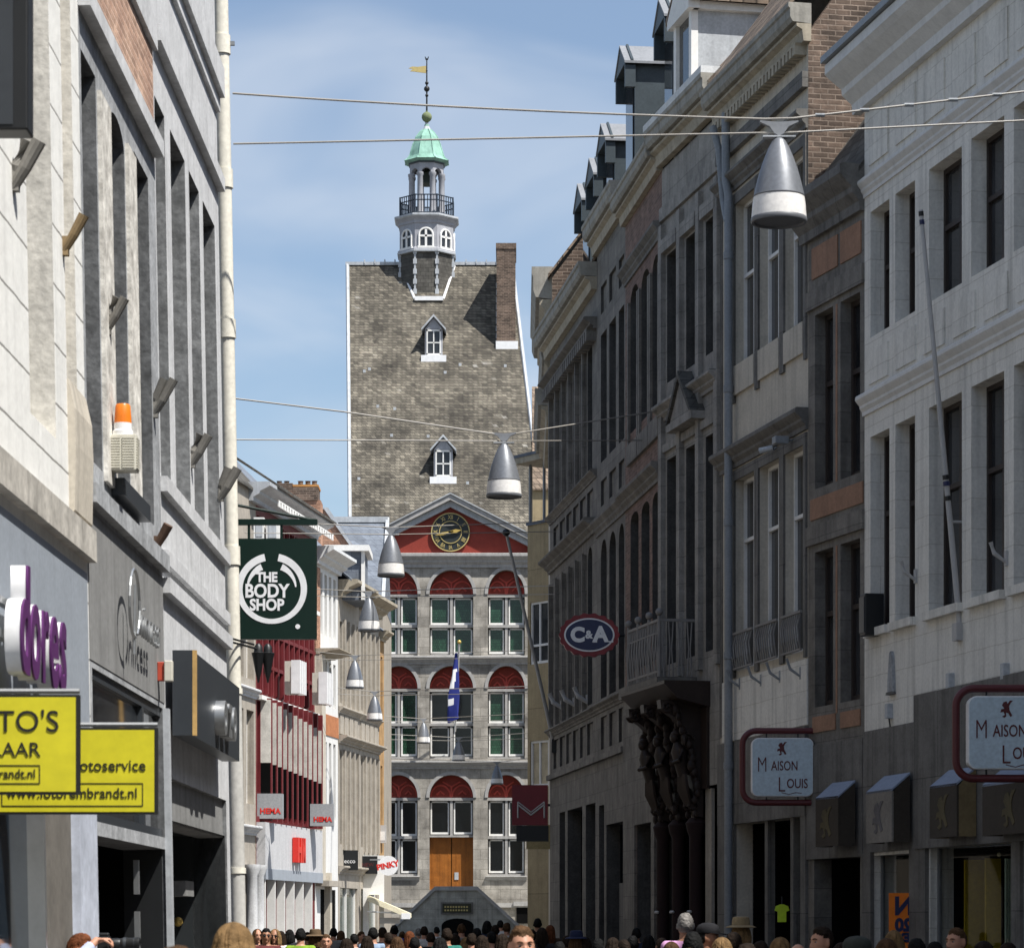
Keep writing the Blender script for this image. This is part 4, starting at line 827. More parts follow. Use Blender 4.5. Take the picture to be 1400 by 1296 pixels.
# turret (octagonal, on the ridge)
TY = RY; tcx = (583.5-CX)*(145+RY)/F - D.p0.x; ts = F/(145+RY)
def tz_(py): return CH + (HY-py)/ts
def oct_(prof): return MB().lathe([(r/ts/math.cos(R(22.5)), tz_(py)) for r, py in prof], 8, (tcx, TY, 0), .5)
T_ = D
tr_ = D.part('turret_base', oct_([(36,440),(36,352)]), m_slate_dk)
rr = 36/ts/math.cos(R(22.5))
for k in range(8):
    mb = MB()
    a = R(22.5+45*k); x, y = tcx+rr*math.cos(a), TY+rr*math.sin(a)
    for q in range(9):
        z = tz_(410)+q*.27; w_ = .05 if q % 2 else .10; mb.box(x-w_, x+w_, y-w_*.6, y+w_*.6, z, z+.265)
    mb.build('slate_quoin', m_lead, tr_)
p1, p2 = onroof(567, 409), onroof(606, 409); MB().box(p1.x, p2.x, p1.y-.25, p1.y+.5, p1.z-.12, p1.z+.1).build('base_flashing', m_whitep, tr_)
for q, (pa, pb, pc, pd) in enumerate(((567,409,547,362),(606,409,622,362))):
    a, b = onroof(pa, pb), onroof(pc, pd); MB().tube([a, b], .07, 6).build('base_flashing', m_whitep, tr_)
mb = oct_([(39,352),(39,348),(36.5,346),(36.5,314),(38,313),(38,310),(42,305),(43,303.5),(43,302)])
dr = D.part('turret_drum', mb, m_drum)
oct_([(42,305.5),(43.5,304),(43.5,301.5),(40,300.5)]).build('gallery_cornice', m_lead, dr); oct_([(39.5,352.5),(39.8,350.5),(37,348)]).build('lower_moulding', m_lead, dr)
for k in (4,5,6,7):
    a = R(45*k+0) - 0; a = R(-90 + 45*(k-5))      # faces towards the street
    wn = MB(); wn.T = Matrix.Translation((tcx, TY, 0)) @ Matrix.Rotation(a + R(90), 4, 'Z')
    ri = 36.5/ts; w = .37; z0, zs = tz_(345), tz_(330); n = 10
    arc = [(w*math.cos(math.pi*q/n), zs+w*math.sin(math.pi*q/n)) for q in range(n+1)]
    gl = MB(); gl.T = wn.T; gl.prism([(-w,z0),(w,z0)]+arc, -ri-.02, -ri+.05); g_ = gl.build('drum_window', m_glass, dr)
    pts = [(-w,-ri-.04,z0)]+[(x,-ri-.04,z) for x, z in reversed(arc)]+[(w,-ri-.04,z0)]
    wn.tube(pts, .055, 6); wn.box(-.06,.06,-ri-.07,-ri-.02,z0,zs+w); wn.box(-w,w,-ri-.07,-ri-.02,zs-.1,zs); wn.box(-w-.08,w+.08,-ri-.1,-ri-.01,z0-.12,z0); wn.build('drum_window_frame', m_wframe, dr)
# open lantern: eight columns and arches
ln_ = D.part('lantern_column', MB(), m_drum) if False else None
rc = 22/ts
for k in range(8):
    a = R(22.5+45*k); D.part('lantern_column', MB().lathe([(.2,tz_(300)),(.2,tz_(296)),(.165,tz_(294)),(.15,tz_(246)),(.2,tz_(244)),(.2,tz_(241))], 10, (tcx+rc*math.cos(a), TY+rc*math.sin(a), 0)), m_drum, smooth=True)
arch = MB()
for k in range(8):
    arch.T = Matrix.Translation((tcx, TY, 0)) @ Matrix.Rotation(R(45*k), 4, 'Z')
    ri = rc*math.cos(R(22.5))+.1; hw = (rc+.1)*math.sin(R(22.5)); w = hw-.12; zs, zt = tz_(241), tz_(226); n = 8
    pts = [(w*math.cos(math.pi*q/n), zs+min(w*math.sin(math.pi*q/n), .6)) for q in range(n+1)]
    for q in range(n):
        (xa,za),(xb,zb) = pts[q], pts[q+1]; arch.prism([(xa,za),(xb,zb),(xb,zt),(xa,zt)], -ri, -ri+.22)
    for q in (-1,1): arch.prism([(q*w,zs),(q*hw,zs),(q*hw,zt),(q*w,zt)], -ri, -ri+.22)
D.part('lantern_arcade', arch, m_drum)
D.part('lantern_ceiling', MB().lathe([(rc*1.05,tz_(226.5)),(rc*1.05,tz_(222))], 8, (tcx,TY,0), .5), m_zinc_dk)
D.part('bell', MB().lathe([(.5,tz_(253)),(.47,tz_(251)),(.36,tz_(246)),(.3,tz_(238)),(.15,tz_(235)),(.05,tz_(228))], 16, (tcx,TY,0)), flat('bronze_bell', (.05,.06,.045)), smooth=True)
cp = D.part('copper_dome', oct_([(24.5,226),(26.5,225),(30,223),(26.5,220.5),(23.7,216.5),(21.5,209.5),(18.6,199.5),(14.8,189.5),(9.5,182),(5.5,178),(3.5,174),(3,171)]), m_copper)
oct_([(24,228),(25.5,224),(26,222.5)]).build('dome_eaves', m_zinc_dk, cp); oct_([(6.8,180.5),(5,177),(2.8,172),(1.4,167)]).build('lead_cap', m_lead, cp)
for k in range(8):
    a = R(22.5+45*k); MB().tube([(tcx+r/ts/math.cos(R(22.5))*math.cos(a), TY+r/ts/math.cos(R(22.5))*math.sin(a), tz_(py)) for r, py in ((30,223),(26.5,220.5),(23.7,216.5),(21.5,209.5),(18.6,199.5),(14.8,189.5),(9.5,182),(5.5,178))], .035, 6).build('dome_rib', m_copper, cp)
D.part('finial_ball', MB().ball((tcx,TY,tz_(160.5)), 7/ts, 20, 12).lathe([(.1,tz_(168)),(.06,tz_(152))], 8, (tcx,TY,0)), M('dull_bronze_ball', (.16,.19,.10)), smooth=True)
sp = MB().tube([(tcx,TY,tz_(154)),(tcx,TY,tz_(80))], [.05,.03], 8)
for py, r in ((131,.09),(122,.16),(114,.1),(97,.05)): sp.ball((tcx,TY,tz_(py)), r)
sp.tube([(tcx-.09,TY,tz_(78)),(tcx-.05,TY,tz_(82)),(tcx,TY,tz_(83)),(tcx+.05,TY,tz_(82)),(tcx+.09,TY,tz_(78))], .025, 6)
spo = D.part('spire', sp, m_black)
x0 = tcx; k = 1/ts
MB().prism([(x0-1*k,tz_(90.5)),(x0-12*k,tz_(92)),(x0-20*k,tz_(91.5)),(x0-25*k,tz_(94)),(x0-19*k,tz_(95)),(x0-23*k,tz_(98)),(x0-17*k,tz_(98.5)),(x0-10*k,tz_(99.5)),(x0-1*k,tz_(100.5))], TY-.02, TY+.02).build('vane_flag', m_goldp, spo)
gal = MB(); n = 40; rg = 36/ts
for q in range(8):
    a0, a1 = R(22.5+45*q), R(67.5+45*q); A = Vector((tcx+rg/math.cos(R(22.5))*math.cos(a0), TY+rg/math.cos(R(22.5))*math.sin(a0), 0)); Bq = Vector((tcx+rg/math.cos(R(22.5))*math.cos(a1), TY+rg/math.cos(R(22.5))*math.sin(a1), 0))
    for zz in (tz_(275), tz_(282), tz_(299)): gal.tube([A+Vector((0,0,zz)), Bq+Vector((0,0,zz))], .035, 5)
    for j in range(7): p = A.lerp(Bq, j/7); gal.tube([p+Vector((0,0,tz_(302))), p+Vector((0,0,tz_(274 if j == 0 else 275)))], .045 if j == 0 else .025, 5)
D.part('gallery_railing', gal, M('blue_black_iron', (.02,.03,.045)))
# steps
st = thing('perron_steps', 'stone double entrance stair with inscribed plaque and low arch before the town hall door', 'steps', D.world(du(627), 0, 0))
sy = -4.5; s2 = F/(145-4.5)
def sp_(px, py): return ((px-627)/s2, CH+(HY-py)/s2)
outl = [sp_(520,1290),sp_(597,1217),sp_(655,1217),sp_(735,1290)]
MB().prism([(x, max(z, 0.0)) for x, z in outl], sy, -.02).build('stair_wall', M('stair_stone', (.33,.32,.28), na=.25, streak=.3, pat=dict(w=1.2,h=.5,m=.01,v=.06,mc=(.7,.7,.7))), st)
a, b, c, d = [Vector((x, 0, z)) for x, z in (sp_(520,1290),sp_(597,1217),sp_(655,1217),sp_(735,1290))]
mb = MB(); 
for p, q in ((a,b),(b,c),(c,d)): mb.prism([(p.x,p.z+.005),(q.x,q.z+.005),(q.x,q.z+.2),(p.x,p.z+.2)], sy-.1, sy+.35)
mb.build('coping', m_dh2, st)
x0,z0 = sp_(605,1249); x1,z1 = sp_(649,1233)
pl = MB().box(x0,x1,sy-.07,sy-.001,z0,z1).build('plaque', m_stone, st); MB().box(x0+.08,x1-.08,sy-.09,sy-.07,z0+.07,z1-.07).build('plaque_field', M('dark_olive_plaque', (.045,.045,.028)), pl)
text('STADHUIS', .27, m_goldp, pl, ((x0+x1)/2, sy-.095, (z0+z1)/2), (R(90),0,0), ex=.004) if False else None
mb = MB()
for r_ in range(2):
    for q in range(9): mb.box(x0+.18+q*.13, x0+.26+q*.13, sy-.095, sy-.09, z0+.14+r_*.16, z0+.22+r_*.16)
mb.build('inscription', m_goldp, pl)
x0, z0 = sp_(606,1290); x1, z1 = sp_(650,1255); n = 12
MB().prism([(x0,0),(x1,0)]+[((x0+x1)/2+(x1-x0)/2*math.cos(math.pi*q/n), z1-.35+.35*math.sin(math.pi*q/n)) for q in range(n+1)], sy-.03, sy-.001).build('arch_opening', m_dark, st)
# flag on the facade
fl = thing('blue_white_flag', 'furled blue and white flag hanging from a slanting pole on the town hall front', 'flag', D.world(du(622), .1, dz(1000)))
tip = Vector(((629-622)/S, -2.2, 118/S*.985)); MB().tube([(0,0,0), tip], .05, 8).build('pole', m_wframe, fl); MB().ball(tip, .1).build('pole_tip', m_gold, fl)
cl_ = MB(); n = 12; ma = []
vs = []
for i in range(22):
    t_ = i/21; top = tip.lerp(Vector((0,0,0)), .12); c_ = Vector((top.x-.12-.12*math.sin(t_*2), top.y+.05, top.z-t_*3.3)); w = .05+.19*min(1, t_*1.6)
    for j in range(n): a_ = 2*math.pi*j/n; q = 1+.35*math.sin(3*a_+t_*5); vs.append(c_+Vector((w*q*math.cos(a_), .45*w*q*math.sin(a_), .12*math.cos(a_)*t_)))
cl_.add(vs, [(i*n+j, i*n+(j+1)%n, (i+1)*n+(j+1)%n, (i+1)*n+j) for i in range(21) for j in range(n)])
cl_.m = [1 if (4 < i < 11 and (j+i//3) % n > 4) or (i in (14,15) and j < 9) else 0 for i in range(21) for j in range(n)]
cl_.build('flag_cloth', [m_flagb, m_flagw], fl, smooth=True)

# ============================================================ LEFT NEAR BLOCK (sunlit)
def LX(Y): return -2.99 + .008*(Y-31.5) + .13
LEAN = -R(1.05)
def left(name, label, cat, Ya, Yb): return Fac(name, label, cat, (LX(Ya), Ya), (LX(Yb), Yb), LEAN)
def yu(B, Y): return (Y - B.p0.y)/B.d.y
# ---- white house L1
B = left('white_rendered_house', 'white rendered house with dark slits in its render, nearest on the sunny left side', 'building', 12.0, 20.85)
m_L1 = M('white_slotted_render', (.75,.745,.71), na=.06, streak=.14, bump=.4, fine=.05, bs=5, pat=dict(w=40,h=.40,m=.010,v=.0,mc=(.38,.37,.36),wob=.02))
for ya, yb in ((18.55,19.55),(16.4,17.4),(14.3,15.3),(12.3,13.2)): B.win(yu(B,ya), yu(B,yb), 4.95, 9.2, depth=.34, nx=2)
B.hole(yu(B,20.05), yu(B,20.5), 5.2, 12)
B.hole(yu(B,16.6), yu(B,18.6), 0, 2.9); B.hole(yu(B,13.8), yu(B,16.3), 0, 2.9)
B.wall(12.5, m_L1, D=.36, back=6, jmat=M('sandy_reveal', (.57,.55,.50), na=.2, streak=.25, bump=.5, fine=.15))
B.part('pilaster_recess', MB().box(yu(B,20.05), yu(B,20.5), .14, .18, 5.2, 12), m_cream)
B.strip('sill_cornice', 4.28, 4.5, .07, m_ledge, 0, B.L-.02)
B.part('plinth_block', MB().prof([(0,4.5),(-.04,4.55),(-.055,5.0),(-.05,5.25),(-.01,5.45),(0,5.45)], yu(B,20.05), B.L-.005), m_cream)
B.strip('sign_fascia', 2.95, 4.2, .004, m_greyp, 0, B.L-.06)
for ya, yb in ((16.6,18.6),(13.8,16.3)):
    a, b = yu(B,ya), yu(B,yb)
    f = B.part('shop_window', MB().box(a,a+.06,.02,.1,0,2.9).box(b-.06,b,-.04,.1,0,2.9).box(a+.06,b-.06,.02,.1,0,.4), m_steel); MB().quad((a,.07,.4),(b,.07,.4),(b,.07,2.9),(a,.07,2.9)).build('pane', m_glass_b, f)
B.strip('grey_panel', 0, 2.9, .02, M('taupe_panel', (.13,.12,.105)), yu(B,18.64), yu(B,19.75)); B.strip('corner_post', 0, 2.95, .07, M('pale_blue_post', (.42,.45,.52)), yu(B,19.8), yu(B,20.6))
L1B = B
# channel letters
t = thing('channel_letters', 'raised white channel letters with purple faces reading dores on the blue grey fascia', 'sign', B.world(yu(B,17.75), .0, 3.47), B.root.rotation_euler[2])
for k, ch in enumerate('dores'):
    x = -.68+k*.34; o = text(ch, .88, m_purple, t, (x,-.135,-.02), (R(90),0,0), name='letter_face', ex=.008, sx=.72, bold=.02); text(ch, .88, m_whitep, t, (x,-.085,-.02), (R(90),0,0), name='letter_body', ex=.045, sx=.72, bold=.02)
MB().box(-.85,.85,-.02,.03,-.1,-.05).box(-.85,.85,-.02,.03,.1,.14).build('mounting_rail', m_steel, t)
# big black sign at the top left
t = thing('black_hanging_sign', 'black box sign at the top left picture corner', 'shop sign', P(-40, 92, 14.8))
s_ = F/14.8; MB().box(-80/s_,82/s_,-.09,.09,-92/s_,130/s_).build('cabinet', m_black, t, bevel=.01); MB().box(-76/s_,62/s_,-.095,-.09,-85/s_,126/s_).build('sign_face', m_char, t); MB().box(-150/s_,-80/s_,-.02,.02,-.02,.02).build('bracket', m_black, t)

# ---- grey house L2 with brick band
B = left('grey_brick_house', 'grey stone house with brick band above three tall windows, beside the white rendered house', 'building', 20.86, 25.05)
for ya, yb, r_ in ((20.95,21.66,0),(22.3,23.15,.18),(23.72,24.6,0)): B.win(yu(B,ya), yu(B,yb), 5.06, 7.98, depth=.34, nx=1, rise=r_, fm=m_gframe)
B.hole(.1, B.L-.1, 0, 2.35); B.hole(.1, B.L-.12, 2.45, 3.55)
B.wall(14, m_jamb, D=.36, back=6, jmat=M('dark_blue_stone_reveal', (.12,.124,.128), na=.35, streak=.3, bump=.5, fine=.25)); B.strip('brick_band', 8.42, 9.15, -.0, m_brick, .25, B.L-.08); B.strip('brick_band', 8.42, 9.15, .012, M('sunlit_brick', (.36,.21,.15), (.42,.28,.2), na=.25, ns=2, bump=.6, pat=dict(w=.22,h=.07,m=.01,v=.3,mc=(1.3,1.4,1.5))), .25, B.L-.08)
B.strip('hood_moulding', 8.26, 8.4, .09, m_stone_lt, .0, B.L-.03); B.strip('stone_band', 9.18, 14, .05, m_stone_lt, 0, B.L-.01)
for ya, yb in ((21.72,22.25),(23.2,23.66)): B.strip('weathered_pier', 5.0, 7.9, .03, M('flaking_pier', (.5,.47,.42), (.6,.58,.53), na=.35, ns=6, bump=.6), yu(B,ya), yu(B,yb))
B.strip('ledge', 4.72, 4.86, .07, m_jamb); B.strip('fascia', 3.6, 4.68, .006, m_greyr)
B.box('window_sill', yu(B,22.1), yu(B,23.6), 0, .1, 4.95, 5.08, m_char)
f = B.part('fanlight', MB().box(.1, B.L-.12, .02, .1, 2.45, 2.52).box(.1, B.L-.12, .02, .1, 3.48, 3.55).box(2.9,3.0,.02,.1,2.52,3.48), m_char); MB().quad((.1,.06,2.45),(B.L-.12,.06,2.45),(B.L-.12,.06,3.55),(.1,.06,3.55)).build('pane', m_glass, f)
B.part('shop_interior', inn(.1, B.L-.1, 2.4, .9, .28), m_dark)
B.part('dark_reveal_sheet', MB().box(B.L-.116, B.L-.101, .03, .36, 0, 2.34), m_black); B.box('shop_pier', B.L-.12, B.L-.001, 0, .05, 0, 3.55, m_lead)  # black sheet added over the far reveal to keep it dark in the sun
mb = MB()
for k in range(4): mb.box(B.L-1.1, B.L-1.02, .1, .14, .7+k*.42, .98+k*.42)
B.part('door_pull', mb, m_steel)
t = thing('script_lettering', 'thin metal script lettering on the grey render fascia', 'sign', B.world(yu(B,23.0), .035, 4.12), B.root.rotation_euler[2])
text('rincess', .40, m_steel, t, (.30,0,-.05), (R(90),0,0), ex=.012, shear=.3, bold=-.008, sx=1.05)
MB().tube([(-.55+.28*math.cos(R(a)), 0, .05+.26*math.sin(R(a))) for a in range(-60, 290, 18)], .013, 6).tube([(-.55,0,-.34),(-.5,0,.2)], .012, 6).build('initial_flourish', m_steel, t)
# alarm box with orange beacon
t = thing('alarm_box', 'louvred alarm box with orange beacon on the grey house corner', 'alarm', P(168, 620, 22.0), 0)
s_ = F/22.0; w = 20/s_
mb = MB().box(-w,w,-w*.8,w*.8,-25/s_,24/s_); mb.build('housing', m_offw, t, bevel=.006)
mb = MB()
for k in range(12): z_ = -.12+k*.02; mb.box(-w*.88,-.008,-w*.8-.008,-w*.8+.002,z_,z_+.011).box(.008,w*.88,-w*.8-.008,-w*.8+.002,z_,z_+.011).box(w-.002,w+.008,-w*.7,w*.7,z_,z_+.011)
mb.build('louvre', m_offw, t)
MB().lathe([(.078,24/s_),(.078,.165),(.068,.175),(.068,.225)], 20).build('beacon_base', m_whitep, t, smooth=True); MB().lathe([(.066,.222),(.064,.27),(.057,.355),(.05,.368)], 20).build('beacon_lens', m_ora, t, smooth=True)
MB().tube([(-w*.7,0,-.1),(-w-.02,0,-.12),(-w-.18,.05,-.2)], .014, 8).ball((-w*.8,-.05,-.08), .03).build('bracket', m_offw, t); MB().box(-w-.35,-w,0,.05,-.02,.02).build('bracket', m_offw, t)

# ---- grey stone house L3
B = left('pale_stone_house', 'pale grey stone house with moulded cornices and four slim windows, beside the cream drainpipe', 'building', 25.06, 30.25)
for ya, yb in ((25.12,25.8),(26.2,27.3),(27.62,28.45),(28.78,29.85)): B.win(yu(B,ya), yu(B,yb), 5.56, 8.83, depth=.36, nx=1, fm=m_wframe)
B.hole(.25, B.L-.3, 0, 2.98)
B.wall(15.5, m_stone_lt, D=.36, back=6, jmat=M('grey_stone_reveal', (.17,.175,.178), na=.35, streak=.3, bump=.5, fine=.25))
B.strip('cornice', 9.28, 9.42, .075, m_stone_lt); B.strip('cornice', 10.25, 10.55, .09, m_stone_lt); B.strip('cornice', 10.1, 10.25, .04, m_stone_lt)
B.strip('sill_band', 5.42, 5.55, .06, m_stone_lt); B.strip('ridge_band', 4.8, 4.92, .05, m_stone_lt); B.strip('ridge_band', 4.55, 4.68, .07, m_stone_lt)
B.part('shop_lintel', MB().box(.25, B.L-.3, .04, .3, 2.6, 2.98), m_greyr)
d = B.part('shop_door', inn(.25, B.L-.3, 2.62, 1.1, .02), flat('dark_petrol_door', (.016,.020,.022))); MB().ball((B.L-.42,.5,1.75), .05).build('door_knob', m_gold, d)
MB().box(B.L-1.4, B.L-.7, .3, 1.0, 2.0, 2.15).build('lamp_box', m_greyr, d)
PSH = B
t = thing('charcoal_box_sign', 'long charcoal box sign with wooden edge and metal letters over the dark shop door', 'shop sign', B.world(yu(B,25.08), 0, 3.33), B.root.rotation_euler[2])
MB().box(0,4.0,-.17,0,0,.73).build('cabinet', m_char, t); MB().box(.0,.06,-.205,-.172,0,.73).build('timber_edge', m_woody, t)
for k, ch in enumerate('ozo'): text(ch, .62, m_steel, t, (1.9+k*.42,-.215,.33), (R(90),0,0), name='letter', ex=.045, bold=.015)
t = thing('red_alarm_bell', 'small red and white alarm bell at the end of the grey fascia', 'alarm', P(222, 918, 24.6)); MB().box(-.04,.02,-.03,.03,-.08,.08).build('red_housing', flat('dull_red_plastic', (.42,.06,.03)), t, bevel=.006); MB().box(.02,.09,-.05,.03,-.085,.09).build('white_housing', m_offw, t, bevel=.008)
# drainpipe
t = thing('cream_drainpipe', 'tall cream painted drainpipe at the corner of the pale stone house', 'drainpipe', (P(327,1296,31.3).x, 31.3, 0))
q0, q1 = P(326.5,1296,31.3), P(301,-40,31.3); up = (q1-q0); up = up/up.z; base = Vector((0,0,0)) 
def pp(z): return up*z + (q0 - up*q0.z) - Vector(t.location)
MB().tube([pp(0), pp(4.2)], .082, 14).build('lower_pipe', M('grey_painted_pipe', (.46,.45,.42), na=.12, streak=.25), t, smooth=True); MB().tube([pp(4.2), pp(12)], .08, 14).build('pipe', m_pipe, t, smooth=True)
for py in (245, 450, 760, 62): z_ = CH+(HY-py)*31.3/F; MB().tube([pp(z_-.1), pp(z_+.1)], .096, 14).build('joint_collar', m_pipe, t, smooth=True)
for py in (945, 1190): z_ = CH+(HY-py)*31.3/F; MB().tube([pp(z_-.03), pp(z_+.03)], .094, 14).build('joint_collar', m_pipe, t, smooth=True)
for py, s1 in ((60,1),(325,-1),(585,-1)): z_ = CH+(HY-py)*31.3/F; p = pp(z_); MB().box(p.x+.05*s1, p.x+.14*s1, -.02, .02, p.z-.02, p.z+.02).build('pipe_clip', m_pipe_g, t)
# flag holders left
def wallY(px, py, off=.02):      # distance of the leaning left wall along a pixel column
    Y = 25
    for _ in range(20): z = CH+(HY-py)*Y/F; Y = (-2.86+off-.252-.0183*z)/((px-CX)/F-.008)
    return Y
def lholder(px, py, Y, label, mat, ln=.3, r=.032, twin=True):
    Y = wallY(px, py)
    t = thing('flag_holder', label, 'flag holder', P(px, py, Y), 0, 'flag holders on the left wall')
    MB().box(-.03,.02,-.03,.03,-.1,.03).build('back_plate', mat, t)
    MB().tube([(-.02,0,-.08),(.06,-.03,.04),(.06+ln*.45,-.05,.04+ln*.8)], [r*.8,r,r*1.1], 10).build('tube', mat, t)
    if twin: MB().tube([(-.01,.03,-.08),(.0,.0,.06),(.05+ln*.1,-.02,.06+ln*.75)], [r*.7,r,r*1.1], 10).build('tube', mat, t)
ws = M('weathered_steel', (.20,.19,.17), na=.3)
for px, py, Y, lb, mt, tw, ln, r in ((22,240,18.3,'large grey twin flag holder below the black box sign',ws,True,.2,.042),(90,330,20.2,'rusty brown flag holder tube on the corner of the white rendered house',M('rusty_tube', (.24,.17,.09)),False,.16,.035),
    (148,440,22.3,'grey twin flag holder between the tall windows of the grey brick house',ws,True,.16,.034),(213,555,25.1,'grey twin flag holder where the grey and pale stone houses meet',ws,True,.22,.036),(264,625,28.0,'grey twin flag holder on the third pier of the pale stone house',ws,True,.2,.04),(303,672,30.6,'grey twin flag holder beside the cream drainpipe',ws,True,.24,.044),(214,738,25.1,'short rusty flag holder under the pale stone window sill',M('rusty_tube_dark', (.10,.06,.04)),False,.1,.04)):
    lholder(px, py, Y, lb, mt, ln, r, tw)
# twin spotlight on rods
t = thing('twin_spotlight', 'black twin spotlight on two thin rods beside the dark green sign', 'light', P(357, 895, 31.6))
s_ = F/31.6; MB().tube([(-95/s_,-2.2,14/s_+.02),(-10/s_,0,14/s_)], .012, 6).tube([(-80/s_,-2.2,8/s_),(-5/s_,0,8/s_)], .012, 6).build('rod', m_black, t)
for x, q in ((-.03,0),(.07,.03)): MB().lathe([(.008,-.30),(.035,-.18),(.06,-.04),(.075,.02),(.05,.03),(.045,.09),(.02,.12)], 12, (x,q,0)).build('lamp_head', m_black, t, smooth=True)
# yellow signs
def ysign(px1, ya, yb, Y, w, lines, label):
    s_ = F/Y; c = P(px1, (ya+yb)/2, Y); h = (yb-ya)/s_; t = thing('yellow_sign', label, 'shop sign', (c.x-w/2, Y, c.z), 0, 'yellow photo shop signs')
    MB().box(-w/2,w/2,-.035,.035,-h/2,h/2).build('frame', m_ink, t); MB().box(-w/2+.012,w/2-.016,-.038,-.035,-h/2+.014,h/2-.014).build('sign_face', m_yellow, t)
    MB().tube([(-w/2-.05,0,h/2+.02),(w/2,0,h/2+.02)], .015, 6).build('hanging_bar', m_steel, t)
    for body, sz, xr, z_, sx_ in lines: text(body, sz, m_ink, t, (w/2-xr, -.041, z_), (R(90),0,0), ex=.002, align='RIGHT', sx=sx_)
    return t, w, h
def boxline(t, x0, x1, z0, z1):
    q = .0025; MB().box(x0,x1,-.041,-.038,z0-q,z0+q).box(x0,x1,-.041,-.038,z1-q,z1+q).box(x0-q,x0+q,-.041,-.038,z0,z1).box(x1-q,x1+q,-.041,-.038,z0,z1).build('ruled_box', m_ink, t)
t, w, h = ysign(109, 950, 1086, 15.4, .76, [("FOTO'S",.16,.1,.115,1),('KLAAR',.105,.2,-.03,1),('www.fotorembrandt.nl',.066,.225,-.155,.95)], 'nearest yellow sign with black lettering in two sizes')
boxline(t, -w/2+.06, w/2-.205, -.205, -.11)
t, w, h = ysign(215.5, 995, 1113, 17.6, .98, [('fotoservice',.098,.065,.03,.95),('www.fotorembrandt.nl',.088,.115,-.135,.96)], 'second yellow sign partly hidden behind the nearer one')
boxline(t, -w/2+.05, w/2-.085, -.21, -.075)
# dark green square sign
t = thing('green_square_sign', 'dark green square sign with white ring emblem and lettering behind the cream drainpipe', 'shop sign', P(372, 806, 36))
s_ = F/36; MB().box(-62/s_,61/s_,-.06,.06,-68/s_,69/s_).build('panel', m_green, t)
MB().box(-62/s_,62/s_,-.03,.03,88/s_,96/s_).box(-62/s_,-62/s_+.05,-.03,.03,68/s_,96/s_).box(-.3,-.27,-.02,.02,69/s_,88/s_).box(.1,.13,-.02,.02,69/s_,88/s_).tube([(-62/s_,0,118/s_),(62/s_,0,94/s_)], .02, 6).build('bracket', m_green, t)
def arc(r0, w0, w1, a0, a1, cx_=0, cz_=0, n=40):
    m = MB(); pts = []
    for k in range(n+1):
        q = k/n; a = R(a0+(a1-a0)*q); w = w0+(w1-w0)*q; pts.append(((r0+w)*math.cos(a)+cx_, (r0+w)*math.sin(a)+cz_, (r0-w)*math.cos(a)+cx_, (r0-w)*math.sin(a)+cz_))
    for k in range(n): a, b = pts[k], pts[k+1]; m.prism([(a[0],a[1]),(b[0],b[1]),(b[2],b[3]),(a[2],a[3])], -.066, -.06)
    return m
r0 = 44/s_
arc(r0, .045, .03, 78, -90).build('ring_arc', m_whitep, t); arc(r0, .045, .03, 102, 270).build('ring_arc', m_whitep, t)
arc(33/s_, .04, .008, 66, 5).build('leaf_arc', m_whitep, t); arc(33/s_, .04, .008, 114, 175).build('leaf_arc', m_whitep, t)
for bd, z_, q in (('THE',.14,.16),('BODY',-.03,.225),('SHOP',-.20,.19)): text(bd, q*1.02, m_whitep, t, (-.06,-.064,z_), (R(90),0,0), ex=.003, bold=.007, sx=.86)
disc(0, .03, -.066, -.06, 12).build('dot', m_whitep, t, loc=(.32,0,-.46))

# unseen houses added beyond the drainpipe and behind the viewer to block low sky
def plain_house(name, label, p0, p1, h, mat, n, storeys=((5.2,8),(9,11.5))):
    B = Fac(name, label, 'building', p0, p1)
    for k in range(n):
        ua = .6+k*(B.L-1)/n; ub = ua+(B.L-1)/n*.5
        for za, zb in storeys: B.win(ua, ub, za, zb, depth=.25, nx=2)
        B.hole(ua-.2, ub+.3, .1, 3.2)
    B.wall(h, mat, D=.3, back=8); B.part('shop_interior', inn(.3, B.L-.3, 3.2, .9), m_dark); B.corn('cornice', h-.6, h, .4, m_corn_w); B.strip('shop_fascia', 3.4, 4.4, .08, m_greyp); B.roof(h, 4, m_slate_dk); return B
plain_house('added_unseen_house', 'unseen cream house added behind the cream drainpipe to block sky light', (-4.7,37), (-6.9,64), 12, m_beige, 9)
plain_house('added_unseen_house', 'second unseen house added before the red clad store to block sky light', (-6.95,64.5), (-9.7,92), 12, m_stone_lt, 9)
plain_house('added_house_behind_viewer', 'pale unseen house added behind the viewer on the sunny side to block sky', (-3.1,-45), (-3.05,11.9), 11, m_stone_lt, 14)
plain_house('added_house_behind_viewer', 'grey unseen house added behind the viewer on the shaded side to block sky', (aend[0]+.05,aend[1]-.3), (9.5,-45), 13, m_stone, 16)

# ============================================================ LEFT FAR ROW
EYD = 116; e = ((525-CX)*EYD/F, EYD); st_ = meet(e, 1300, 330)
dirv = (600/F)
def at(px): return meet(e, 1300, px)
def far(name, label, pa, pb): return Fac(name, label, 'building', at(pa), at(pb))
